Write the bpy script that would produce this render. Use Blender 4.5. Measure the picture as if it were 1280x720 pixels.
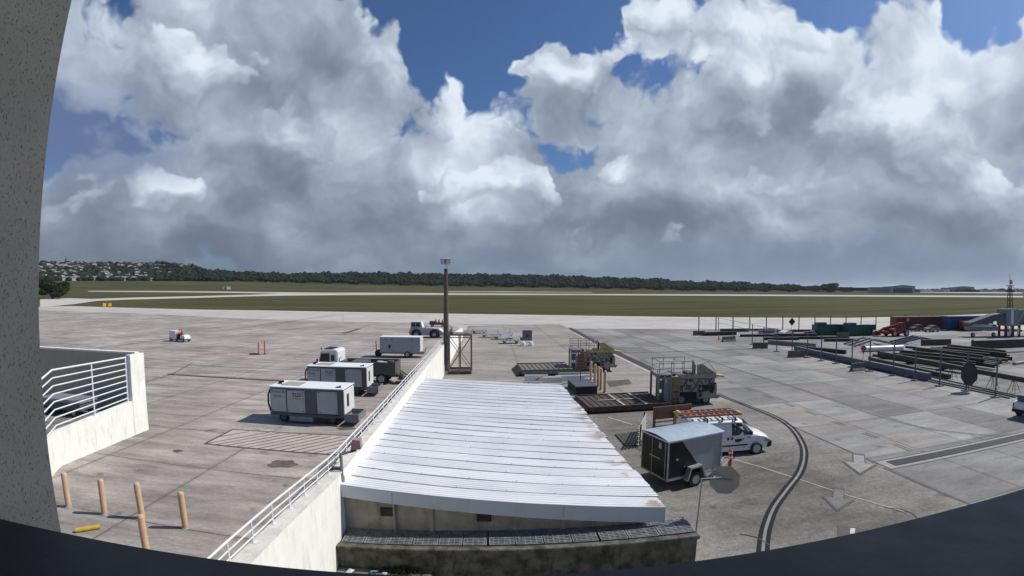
import bpy, bmesh, math, random
import numpy as np
from mathutils import Vector, Matrix
R = math.radians
rnd = random.Random(7)
for o in list(bpy.data.objects): bpy.data.objects.remove(o)
sc = bpy.context.scene
col = sc.collection

# ------------------------------------------------------------------ camera
CAM_H, PITCH, YAW = 8.4, 0.2, 2.9
K1, K3 = 1.06, -0.09
cd = bpy.data.cameras.new('camera'); cam = bpy.data.objects.new('camera', cd); col.objects.link(cam)
sc.camera = cam
cam.location = (0, 0, CAM_H); cam.rotation_euler = (R(90 + PITCH), 0, R(-YAW))
cd.type = 'PANO'
cc = cd.cycles if hasattr(cd, 'cycles') else cd
cc.panorama_type = 'FISHEYE_LENS_POLYNOMIAL'
cc.fisheye_fov = R(180)
cd.sensor_width = 2.0; cd.sensor_height = 1.125
cc.fisheye_polynomial_k0 = 0; cc.fisheye_polynomial_k1 = -K1; cc.fisheye_polynomial_k2 = 0
cc.fisheye_polynomial_k3 = -K3; cc.fisheye_polynomial_k4 = 0
cd.clip_start = 0.05; cd.clip_end = 40000

def ray(x, y):
    dx, dy = x - 640, y - 360.0
    r = math.hypot(dx, dy) / 640
    th = K1 * r + K3 * r ** 3
    s = math.sin(th) / max(r * 640, 1e-9)
    v = (dx * s, math.cos(th), -dy * s)
    a = R(PITCH); c, q = math.cos(a), math.sin(a)
    v = (v[0], c * v[1] - q * v[2], q * v[1] + c * v[2])
    a = R(YAW); c, q = math.cos(a), math.sin(a)
    return (v[0] * c + v[1] * q, -v[0] * q + v[1] * c, v[2])

def at(x, y, z=0.0):
    """surveyed spot: photo sighting (1280x720) to the point at height z"""
    v = ray(x, y); t = (z - CAM_H) / v[2]
    return Vector((v[0] * t, v[1] * t, z))

def azel(x, y):
    v = ray(x, y)
    return math.degrees(math.atan2(v[0], v[1])), math.degrees(math.asin(v[2]))

# ------------------------------------------------------------------ light, sky, exposure
SUN_AZ, SUN_EL = 78.0, 46.0
sd = bpy.data.lights.new('sun', 'SUN'); so = bpy.data.objects.new('sun', sd); col.objects.link(so)
sd.energy = 4.4; sd.angle = R(0.5); sd.color = (1.0, 0.95, 0.88)
sdir = Vector((math.sin(R(SUN_AZ)) * math.cos(R(SUN_EL)), math.cos(R(SUN_AZ)) * math.cos(R(SUN_EL)), math.sin(R(SUN_EL))))
so.rotation_euler = sdir.to_track_quat('Z', 'Y').to_euler()
sc.view_settings.view_transform = 'Standard'; sc.view_settings.look = 'None'
sc.view_settings.exposure = 0.0; sc.view_settings.gamma = 1.0; sc.view_settings.use_curve_mapping = False

class NT:
    """small expression builder over a node tree"""
    def __init__(s, tree): s.t = tree; s.n = tree.nodes; s.l = tree.links
    def node(s, kind, **kw):
        n = s.n.new(kind)
        for k, v in kw.items(): setattr(n, k, v)
        return n
    def put(s, sock, v):
        if v is None: return
        if hasattr(v, 'is_output') or isinstance(v, bpy.types.NodeSocket): s.l.new(v, sock)
        elif isinstance(v, (tuple, list)) and len(v) == 3 and sock.type == 'RGBA': sock.default_value = (*v, 1)
        else: sock.default_value = v
    def m(s, op, a, b=None, c=None, clamp=False):
        n = s.node('ShaderNodeMath', operation=op, use_clamp=clamp)
        for i, v in enumerate((a, b, c)): s.put(n.inputs[i], v)
        return n.outputs[0]
    def v(s, op, a, b=None, sc=None):
        n = s.node('ShaderNodeVectorMath', operation=op)
        s.put(n.inputs[0], a); s.put(n.inputs[1], b)
        if sc is not None: s.put(n.inputs['Scale'], sc)
        return n.outputs['Value'] if op in ('LENGTH', 'DOT_PRODUCT', 'DISTANCE') else n.outputs[0]
    def mix(s, f, a, b, mode='MIX'):
        n = s.node('ShaderNodeMix', data_type='RGBA', blend_type=mode)
        s.put(n.inputs[0], f); s.put(n.inputs[6], a); s.put(n.inputs[7], b)
        return n.outputs[2]
    def noise(s, vec, scale, detail=4, rough=.55, dist=0, out=0):
        n = s.node('ShaderNodeTexNoise')
        s.put(n.inputs['Vector'], vec); s.put(n.inputs['Scale'], scale); n.inputs['Detail'].default_value = detail
        n.inputs['Roughness'].default_value = rough; n.inputs['Distortion'].default_value = dist
        return n.outputs[out]
    def ss(s, v, a, b, lo=0., hi=1.):
        n = s.node('ShaderNodeMapRange', interpolation_type='SMOOTHSTEP')
        s.put(n.inputs[0], v); n.inputs[1].default_value = a; n.inputs[2].default_value = b
        n.inputs[3].default_value = lo; n.inputs[4].default_value = hi
        return n.outputs[0]
    def lin(s, v, a, b, lo=0., hi=1.):
        n = s.node('ShaderNodeMapRange'); s.put(n.inputs[0], v)
        for i, q in enumerate((a, b, lo, hi)): n.inputs[i + 1].default_value = q
        return n.outputs[0]
    def xyz(s, x, y, z=0.0):
        n = s.node('ShaderNodeCombineXYZ')
        for i, q in enumerate((x, y, z)): s.put(n.inputs[i], q)
        return n.outputs[0]
    def sep(s, v):
        n = s.node('ShaderNodeSeparateXYZ'); s.put(n.inputs[0], v); return n.outputs
    def mapv(s, v, scale=(1, 1, 1), rot=(0, 0, 0), loc=(0, 0, 0)):
        n = s.node('ShaderNodeMapping'); s.put(n.inputs[0], v)
        n.inputs[1].default_value = loc; n.inputs[2].default_value = rot; n.inputs[3].default_value = scale
        return n.outputs[0]

w = bpy.data.worlds.new('World'); sc.world = w; w.use_nodes = True
def build_sky():
    w.node_tree.nodes.clear()
    T = NT(w.node_tree)
    sky = T.node('ShaderNodeTexSky', sky_type='NISHITA', sun_disc=False)
    sky.sun_elevation = R(SUN_EL); sky.sun_rotation = R(SUN_AZ); sky.altitude = 10
    sky.air_density = 1.0; sky.dust_density = 0.6; sky.ozone_density = 2.5
    d = T.node('ShaderNodeTexCoord').outputs['Generated']
    X, Y, Z = T.sep(d)[:3]
    az = T.m('MULTIPLY', T.m('ARCTAN2', X, Y), 57.2958)
    el = T.m('MULTIPLY', T.m('ARCSINE', Z), 57.2958)
    def n2(q, s, det, rough, out=0):
        n = T.node('ShaderNodeTexNoise', noise_dimensions='2D'); T.put(n.inputs['Vector'], q); n.inputs['Scale'].default_value = s
        n.inputs['Detail'].default_value = det; n.inputs['Roughness'].default_value = rough; return n.outputs[out]
    # flattened towards the horizon, as cloud fields look
    p0 = T.xyz(T.m('MULTIPLY', az, .045), T.m('MULTIPLY', T.m('POWER', T.m('MAXIMUM', T.m('ADD', el, 4.0), 0.1), .85), .095), 0.0)
    wn = T.v('SUBTRACT', n2(p0, 1.5, 4, .58, 1), (.5, .5, .5))
    p = T.v('ADD', p0, T.v('SCALE', wn, sc=.30))
    uv = T.v('ADD', T.xyz(az, el, 0.0), T.v('MULTIPLY', wn, (13, 10, 0)))
    def field(q, det=8):
        a = n2(q, 1.7, det, .53)
        vo = T.node('ShaderNodeTexVoronoi', feature='F1', voronoi_dimensions='2D'); T.put(vo.inputs['Vector'], q)
        vo.inputs['Scale'].default_value = 3.0; vo.inputs['Detail'].default_value = 3; vo.inputs['Roughness'].default_value = .55
        b = T.m('SUBTRACT', .75, vo.outputs['Distance'])
        return T.m('ADD', T.m('MULTIPLY', a, .95), T.m('MULTIPLY', b, .30))
    f0 = field(p)
    f1 = field(T.v('ADD', p, (.07, .09, 0)), 5)
    def blobs(lst, uv_=None):
        acc = None
        for (px, py, rx, ry, wt) in lst:
            a0, e0 = azel(px, py)
            k = 0.0949
            q = T.v('MULTIPLY', T.v('SUBTRACT', uv_ or uv, (a0, e0, 0)), (1 / (rx * k), 1 / (ry * k), 0))
            g = T.ss(T.v('LENGTH', q), 1.0, 0.0, 0., wt)
            acc = g if acc is None else T.m('ADD', acc, g)
        return acc
    holes = blobs(HOLES); fill = blobs(FILL)
    dens = T.m('ADD', T.m('SUBTRACT', T.m('ADD', T.m('MULTIPLY', T.m('SUBTRACT', f0, .6), 1.9), .96), holes), fill)
    alpha = T.ss(dens, .50, .80)
    open_ = T.m('MAXIMUM', T.ss(el, 36, 52), T.ss(T.m('ABSOLUTE', az), 66, 95))
    alpha = T.m('MULTIPLY', alpha, T.m('SUBTRACT', 1.0, T.m('MULTIPLY', open_, .93)))
    dark = blobs(DARK); light = blobs(LIGHT)
    relief = T.m('MULTIPLY', T.m('SUBTRACT', f0, f1), 1.15)
    edge = T.ss(dens, .56, .98, 1.0, .22)
    sh = T.m('ADD', .56, T.m('MULTIPLY', relief, T.m('ADD', edge, .25)))
    sh = T.m('ADD', sh, T.m('MULTIPLY', T.m('SUBTRACT', edge, .22), .16))
    sh = T.m('SUBTRACT', T.m('ADD', sh, light), T.m('MULTIPLY', dark, .36))
    sh = T.m('ADD', sh, T.m('MULTIPLY', T.m('SUBTRACT', n2(p, 1.6, 5, .48), .5), .85))
    # nearer cumulus heaped in front, each with its own lit crest and grey foot
    pB = T.v('ADD', T.v('MULTIPLY', p, (1.0, 1.0, 0)), (7.3, 3.1, 0))
    fB = field(pB, 8); dB = T.m('ADD', fB, blobs(CUMULUS))
    dB1 = T.m('ADD', field(T.v('ADD', pB, (.10, .16, 0)), 4), blobs(CUMULUS, T.v('ADD', uv, (1.2, 3.0, 0))))
    aB = T.m('MULTIPLY', T.m('MULTIPLY', T.ss(dB, .66, .76), T.ss(T.m('SUBTRACT', dB, dB1), -.10, .14)), T.ss(alpha, .2, .9))
    shB = T.m('ADD', .40, T.m('MULTIPLY', T.m('SUBTRACT', dB, dB1), .85))
    shB = T.m('ADD', shB, T.m('MULTIPLY', T.m('SUBTRACT', sh, .4), .55))
    sh = T.m('ADD', T.m('MULTIPLY', sh, T.m('SUBTRACT', 1.0, aB)), T.m('MULTIPLY', shB, aB))
    cr = T.node('ShaderNodeValToRGB'); T.put(cr.inputs[0], sh)
    e = cr.color_ramp.elements; e[0].position = 0; e[0].color = (.150, .185, .255, 1); e[1].position = 1; e[1].color = (.80, .88, .98, 1)
    cr.color_ramp.interpolation = 'B_SPLINE'
    for ps, cl in ((.22, (.190, .232, .310)), (.45, (.29, .345, .44)), (.68, (.44, .515, .62)), (.85, (.62, .70, .81))):
        q = e.new(ps); q.color = (*cl, 1)
    # Sky Texture for the blue; clouds given at the same scale
    S = .105
    skyc = T.mix(1.0, sky.outputs[0], SKYTINT, 'MULTIPLY')
    cl = T.v('SCALE', cr.outputs[0], sc=1 / S)
    body = T.mix(alpha, skyc, cl)
    # thin blue-grey veil, then the rain haze low over the horizon
    veil = T.m('MINIMUM', blobs(VEIL), .8)
    body = T.mix(veil, body, T.mix(T.ss(el, 3, 16), (.155 / S, .205 / S, .30 / S), (.135 / S, .185 / S, .335 / S)))
    hz = T.ss(el, 7.5, 0.0)
    hcol = T.mix(T.ss(az, -50, 40), (.105 / S, .130 / S, .195 / S), (.175 / S, .250 / S, .355 / S))
    body = T.mix(T.m('MULTIPLY', hz, .80), body, hcol)
    bg = T.node('ShaderNodeBackground'); T.put(bg.inputs[0], body); bg.inputs[1].default_value = S
    out = T.node('ShaderNodeOutputWorld'); T.l.new(bg.outputs[0], out.inputs[0])
SKYTINT = (.46, .60, .80)
CUMULUS = [(170, 250, 120, 50, .66), (240, 225, 60, 30, .4), (695, 105, 85, 50, .66), (545, 150, 70, 60, .66), (465, 95, 80, 100, .6), (615, 235, 130, 65, .66), (880, 115, 115, 85, .66), (1120, 150, 150, 95, .66),
           (960, 50, 90, 60, .5), (230, 90, 120, 80, .55), (370, 180, 110, 75, .6), (790, 205, 95, 65, .62), (1030, 240, 120, 50, .6), (1230, 230, 100, 70, .62), (820, 25, 70, 45, .6)]
VEIL = [(120, 180, 150, 75, .85), (70, 130, 90, 60, .4), (850, 335, 420, 34, .75), (1120, 340, 200, 40, .5), (640, 330, 140, 30, .4)]
# patches sighted in the photograph: x, y, half-width, half-height, weight
HOLES = [(478, 0, 60, 60, .6), (560, 10, 200, 105, 1.3), (627, 100, 50, 50, .75), (720, 5, 110, 60, .9), (785, 85, 50, 25, .30), (740, 135, 50, 22, .24), (545, 80, 60, 70, .5),
         (1245, -5, 110, 55, 1.1), (1035, 15, 70, 38, .8), (120, 168, 130, 60, .36), (90, 200, 90, 50, .26), (640, -200, 600, 220, .8)]
FILL = [(330, 130, 240, 110, .35), (570, 200, 130, 60, .5), (692, 112, 105, 70, 1.35), (655, 85, 60, 35, .5), (440, 90, 100, 110, .9), (550, 150, 75, 60, .5), (300, 60, 260, 160, .7), (810, 20, 60, 50, .9), (960, 60, 150, 90, .6), (870, 150, 200, 90, .5),
        (180, 255, 150, 60, .9), (640, 280, 900, 120, 1.1), (1130, 120, 260, 120, .8)]
DARK = [(300, 265, 60, 40, .4), (1010, 130, 70, 50, .4), (650, 175, 50, 30, .3), (345, 225, 130, 90, .95), (420, 260, 160, 60, .5), (640, 300, 330, 60, .35), (860, 280, 250, 50, .95), (835, 200, 100, 80, .55),
        (985, 150, 120, 90, .85), (1185, 190, 170, 110, .85), (1240, 290, 170, 60, .75), (160, 310, 260, 50, .95), (450, 315, 320, 50, .65),
        (1060, 240, 150, 60, .55), (660, 190, 70, 50, .4), (250, 100, 200, 110, .25), (70, 270, 90, 80, .55), (660, 230, 90, 60, .2)]
LIGHT = [(600, 150, 60, 60, .15), (700, 80, 70, 40, .15), (440, 140, 90, 80, .12), (1140, 95, 230, 120, .40), (1230, 130, 120, 90, .15), (1000, 60, 170, 70, .25), (850, 60, 170, 80, .22), (560, 130, 70, 60, .28), (480, 50, 70, 90, .22),
         (690, 85, 90, 45, .25), (200, 215, 110, 35, .35), (590, 220, 130, 90, .28), (930, 100, 60, 50, .2), (740, 50, 60, 50, .2), (1100, 250, 150, 30, .15), (780, 230, 80, 50, .18)]
build_sky()
w.cycles.sampling_method = 'MANUAL'; w.cycles.sample_map_resolution = 256

# ------------------------------------------------------------------ materials
MATS = {}
def newmat(name):
    m = bpy.data.materials.new(name); m.use_nodes = True
    m.node_tree.nodes.clear(); T = NT(m.node_tree)
    b = T.node('ShaderNodeBsdfPrincipled'); o = T.node('ShaderNodeOutputMaterial'); T.l.new(b.outputs[0], o.inputs[0])
    return m, T, b
def mat(name, c, rough=.55, metal=0., var=.12, scale=3., dirt=0., dirtc=(.12, .10, .08), bump=0., bscale=30., spec=.5):
    if name in MATS: return MATS[name]
    m, T, b = newmat(name)
    g = T.node('ShaderNodeTexCoord').outputs['Object']
    n = T.noise(g, scale, 5, .6)
    cc_ = T.mix(T.ss(n, .3, .7), tuple(x * (1 - var) for x in c), tuple(min(1, x * (1 + var)) for x in c))
    if dirt > 0:
        st = T.noise(T.mapv(g, (2.2, 2.2, .5)), scale * 1.3, 6, .7)
        cc_ = T.mix(T.ss(st, .48, .78, 0, dirt), cc_, dirtc)
    T.put(b.inputs['Base Color'], cc_)
    T.put(b.inputs['Roughness'], T.lin(n, .3, .7, max(0, rough - .06), min(1, rough + .08)))
    b.inputs['Metallic'].default_value = metal
    b.inputs['Specular IOR Level'].default_value = spec
    if bump > 0:
        bn = T.node('ShaderNodeBump'); bn.inputs['Strength'].default_value = bump; bn.inputs['Distance'].default_value = .02
        T.put(bn.inputs['Height'], T.noise(g, bscale, 4, .6)); T.put(b.inputs['Normal'], bn.outputs[0])
    MATS[name] = m
    return m
def glassm():
    if 'glass' in MATS: return MATS['glass']
    m, T, b = newmat('dark_glass')
    b.inputs['Base Color'].default_value = (.02, .025, .03, 1); b.inputs['Roughness'].default_value = .08
    MATS['glass'] = m; return m

def slabs(name, c, rot, sx, sy, ox, oy, jw=.05, tone=.10, streak=.25, patch=.3, jcol=.35, warm=None, fine=.18, jvar=.5):
    """concrete pavement cast in slabs, in metres"""
    m, T, b = newmat(name)
    g = T.node('ShaderNodeTexCoord').outputs['Object']
    q = T.mapv(g, (1, 1, 1), (0, 0, R(rot)))
    x, y = T.sep(q)[:2]
    u = T.m('DIVIDE', T.m('SUBTRACT', x, ox), sx); v = T.m('DIVIDE', T.m('SUBTRACT', y, oy), sy)
    cell = T.xyz(T.m('FLOOR', u), T.m('FLOOR', v))
    wn = T.node('ShaderNodeTexWhiteNoise', noise_dimensions='2D'); T.put(wn.inputs['Vector'], cell)
    def edge(t, s):
        f = T.m('FRACT', t); f = T.m('MINIMUM', f, T.m('SUBTRACT', 1.0, f))
        return T.m('MULTIPLY', f, s)
    wob = T.m('MULTIPLY', T.m('SUBTRACT', T.noise(g, 1.7, 4, .7), .5), .05)
    dmin = T.m('ADD', T.m('MINIMUM', edge(u, sx), edge(v, sy)), wob)
    joint = T.m('SUBTRACT', 1.0, T.ss(dmin, jw * .45, jw * 1.3))
    seal = T.m('SUBTRACT', 1.0, T.ss(dmin, jw * 2, jw * 8))
    tonev = T.lin(wn.outputs['Value'], 0, 1, 1 - tone, 1 + tone)
    base = T.v('SCALE', T.xyz(*c), sc=tonev)
    n1 = T.noise(g, .09, 5, .62); n2 = T.noise(T.mapv(g, (.25, 1.1, 1)), .9, 7, .68); n3 = T.noise(g, 5, 5, .75)
    k = T.m('MULTIPLY', T.lin(n1, .3, .7, 1 - patch * .6, 1 + patch * .5), T.lin(n2, .3, .72, 1 + streak * .35, 1 - streak))
    k = T.m('MULTIPLY', k, T.lin(n3, .25, .75, 1 - fine, 1 + fine))
    n4 = T.noise(g, 19, 4, .8); k = T.m('MULTIPLY', k, T.lin(n4, .3, .7, 1 - fine * .8, 1 + fine * .8))
    # small dark spots of oil and rubber
    sp = T.m('MAXIMUM', T.ss(T.noise(g, .75, 3, .5), .64, .76, 0, .45), T.ss(T.noise(T.mapv(g, (.35, 2.2, 1), (0, 0, R(12))), .55, 6, .7), .62, .74, 0, .38))
    k = T.m('MULTIPLY', k, T.m('SUBTRACT', 1.0, sp))
    k = T.m('MULTIPLY', k, T.m('SUBTRACT', 1.0, T.m('MULTIPLY', seal, .13)))
    base = T.v('SCALE', base, sc=k)
    if warm:
        wv = T.ss(T.noise(g, .16, 4, .6), .52, .70, 0, .7)
        base = T.mix(wv, base, T.v('MULTIPLY', base, warm))
    jt = T.m('MULTIPLY', joint, T.lin(T.noise(g, .35, 2, .5), .35, .6, 1 - jvar, 1))
    colr = T.mix(jt, base, tuple(ci * jcol for ci in c))
    T.put(b.inputs['Base Color'], colr)
    T.put(b.inputs['Roughness'], T.lin(n2, .3, .7, .82, .95)); b.inputs['Specular IOR Level'].default_value = .25
    bn = T.node('ShaderNodeBump'); bn.inputs['Strength'].default_value = .25; bn.inputs['Distance'].default_value = .03
    T.put(bn.inputs['Height'], T.m('SUBTRACT', n3, T.m('MULTIPLY', joint, .8))); T.put(b.inputs['Normal'], bn.outputs[0])
    return m

M = {}
M['white'] = mat('white_paint', (.74, .75, .76), .35, var=.04, dirt=.18, dirtc=(.36, .33, .30))
M['panel'] = mat('shade_toned_panel', (.40, .405, .425), .4, var=.04, dirt=.12, dirtc=(.34, .33, .31))  # white panels greyed in colour to stand in for shade on camera-facing sides
M['roofwhite'] = mat('white_roof_panel', (.80, .81, .82), .4, var=.03, dirt=.12, dirtc=(.45, .42, .38))
M['dgrey'] = mat('dark_grey_paint', (.085, .095, .115), .5, var=.15, dirt=.3, dirtc=(.05, .045, .04))
M['mgrey'] = mat('mid_grey_paint', (.22, .23, .24), .5, var=.15, dirt=.3)
M['lgrey'] = mat('light_grey_paint', (.37, .36, .31), .55, var=.12, dirt=.5, dirtc=(.20, .17, .13))
M['black'] = mat('black_rubber', (.018, .018, .02), .75, var=.3)
M['tyre'] = mat('tyre_rubber', (.03, .03, .032), .8, var=.25)
M['rim'] = mat('wheel_rim', (.42, .42, .42), .4, metal=.3)
M['olive'] = mat('olive_grey_paint', (.12, .12, .095), .6, var=.2, dirt=.4)
M['red'] = mat('red_paint', (.27, .026, .02), .5, var=.15, dirt=.2)
M['cone'] = mat('traffic_red', (.62, .07, .03), .55, var=.08)
M['orange'] = mat('orange_brown', (.36, .15, .035), .6, var=.15, dirt=.2)
M['yellow'] = mat('yellow_paint', (.55, .36, .04), .55, var=.15, dirt=.3)
M['dullyellow'] = mat('dull_yellow_paint', (.40, .33, .13), .6, var=.2, dirt=.5)
M['tan'] = mat('tan_bollard_paint', (.58, .385, .24), .6, var=.10, scale=5, dirt=.4, dirtc=(.35, .24, .15))
M['steel'] = mat('dark_steel', (.062, .054, .047), .65, metal=.15, var=.35, dirt=.65, dirtc=(.12, .068, .04))
M['bluesteel'] = mat('blue_grey_steel', (.085, .11, .15), .55, metal=.1, var=.2, dirt=.25)
M['galv'] = mat('galvanised_steel', (.40, .41, .41), .45, metal=.5, var=.15, dirt=.2)
M['alu'] = mat('aluminium_sheet', (.52, .60, .66), .35, metal=.55, var=.06)
M['rust'] = mat('rusty_deck', (.070, .045, .037), .8, var=.4, dirt=.5, dirtc=(.05, .035, .03))
M['green'] = mat('dark_green_paint', (.022, .085, .062), .5, var=.2, dirt=.2, dirtc=(.03, .03, .025))
M['maroon'] = mat('maroon_container', (.15, .045, .035), .6, var=.2, dirt=.3)
M['blue'] = mat('blue_container', (.035, .075, .19), .55, var=.2, dirt=.2)
M['wallwhite'] = mat('white_rendered_wall', (.80, .80, .74), .85, var=.05, scale=1.2, dirt=.6, dirtc=(.44, .42, .34), bump=.15, bscale=14)
M['capwhite'] = mat('worn_white_coping', (.62, .60, .55), .85, var=.12, scale=2, dirt=.5, dirtc=(.28, .26, .22), bump=.2)
M['moss'] = mat('mossy_old_concrete', (.095, .090, .070), .95, var=.65, scale=2.6, dirt=.92, dirtc=(.012, .013, .010), bump=.6, bscale=12)
M['shedwall'] = mat('stained_shed_wall', (.31, .29, .235), .9, var=.2, scale=1.6, dirt=.8, dirtc=(.12, .11, .08), bump=.3)
M['fascia'] = mat('pale_fascia', (.48, .53, .58), .45, var=.04, scale=.8, dirt=.25, dirtc=(.30, .30, .29))
M['grate'] = mat('grate_steel', (.24, .255, .27), .55, metal=.35, var=.25, scale=4)
M['crack'] = mat('tar_sealant', (.055, .052, .05), .8, var=.2)
M['paintwhite'] = mat('worn_white_marking', (.50, .50, .47), .8, var=.2, scale=1.5, dirt=.85, dirtc=(.24, .235, .22))
M['paintyellow'] = mat('worn_yellow_marking', (.30, .21, .09), .85, var=.25, scale=1.5, dirt=.8, dirtc=(.24, .20, .17))
M['paintdark'] = mat('dark_marking', (.085, .075, .07), .85, var=.25, scale=1.2, dirt=.5, dirtc=(.17, .15, .13))
M['paintpink'] = mat('pale_hatched_fill', (.46, .405, .37), .9, var=.10, scale=1., dirt=.4, dirtc=(.26, .235, .215))
M['skin'] = mat('skin', (.20, .11, .075), .6, var=.05)
M['hivis'] = mat('orange_vest', (.85, .16, .07), .7, var=.08)
M['trousers'] = mat('dark_trousers', (.03, .032, .045), .8)
M['wood'] = mat('brown_wood', (.20, .105, .07), .8, var=.25, dirt=.3)
M['ladder'] = mat('orange_pink_ladder', (.34, .15, .11), .6, var=.12, dirt=.2)
M['litter'] = mat('litter_white', (.7, .72, .74), .5)
M['slat'] = mat('slat_grey', (.36, .35, .32), .7, var=.15, dirt=.3)
M['bark'] = mat('bark', (.10, .075, .05), .9, var=.3)

def stucco():
    m, T, b = newmat('pitted_stucco')
    g = T.node('ShaderNodeTexCoord').outputs['Object']
    q = T.mapv(g, (1.0, 1.0, .50))
    n = T.noise(q, 320, 3, .6, .2); pits = T.ss(n, .61, .71)
    n2 = T.noise(g, 6, 3, .5)
    c = T.mix(T.ss(n2, .3, .7), (.49, .465, .395), (.56, .53, .455))
    T.put(b.inputs['Base Color'], T.mix(T.m('MULTIPLY', pits, .55), c, (.20, .19, .16)))
    b.inputs['Roughness'].default_value = .9
    bn = T.node('ShaderNodeBump'); bn.inputs['Strength'].default_value = .9; bn.inputs['Distance'].default_value = .006
    T.put(bn.inputs['Height'], T.m('SUBTRACT', T.m('MULTIPLY', T.noise(q, 60, 4, .6), .4), pits)); T.put(b.inputs['Normal'], bn.outputs[0])
    return m
M['stucco'] = stucco()
M['sill'] = mat('dark_sill_paint', (.020, .021, .027), .5, var=.2, scale=8, bump=.05)

def grassm():
    m, T, b = newmat('airfield_grass')
    g = T.node('ShaderNodeTexCoord').outputs['Object']
    n = T.noise(T.mapv(g, (.5, 1, 1)), .012, 7, .6); f = T.noise(g, .4, 5, .7); st = T.noise(T.mapv(g, (.12, 1, 1), (0, 0, R(-17))), .06, 5, .6)
    c = T.mix(T.ss(n, .35, .65), (.050, .055, .021), (.078, .078, .034))
    c = T.mix(T.ss(st, .4, .72, 0, .7), c, (.112, .100, .050))
    mow = T.m('SINE', T.m('MULTIPLY', T.sep(T.mapv(g, (1, 1, 1), (0, 0, R(-17))))[1], .35)); c = T.v('SCALE', c, sc=T.lin(mow, -1, 1, .92, 1.06))
    c = T.v('SCALE', c, sc=T.lin(f, .3, .7, .8, 1.2))
    T.put(b.inputs['Base Color'], c); b.inputs['Roughness'].default_value = 1; b.inputs['Specular IOR Level'].default_value = .05
    return m
M['grass'] = grassm()
def leafm(name, a, bcol, sc_=.06, far=True):
    m, T, b = newmat(name)
    g = T.node('ShaderNodeTexCoord').outputs['Object']
    n = T.noise(g, sc_, 5, .65); n2 = T.noise(g, sc_ * 9, 3, .6)
    c = T.mix(T.ss(T.m('ADD', T.m('MULTIPLY', n, .6), T.m('MULTIPLY', n2, .4)), .38, .62), a, bcol)
    T.put(b.inputs['Base Color'], c); b.inputs['Roughness'].default_value = .95; b.inputs['Specular IOR Level'].default_value = .05
    return m
M['forest'] = leafm('forest_foliage', (.010, .017, .010), (.032, .042, .022))
M['leaf'] = leafm('bush_foliage', (.022, .035, .014), (.055, .070, .028), .8)

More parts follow.
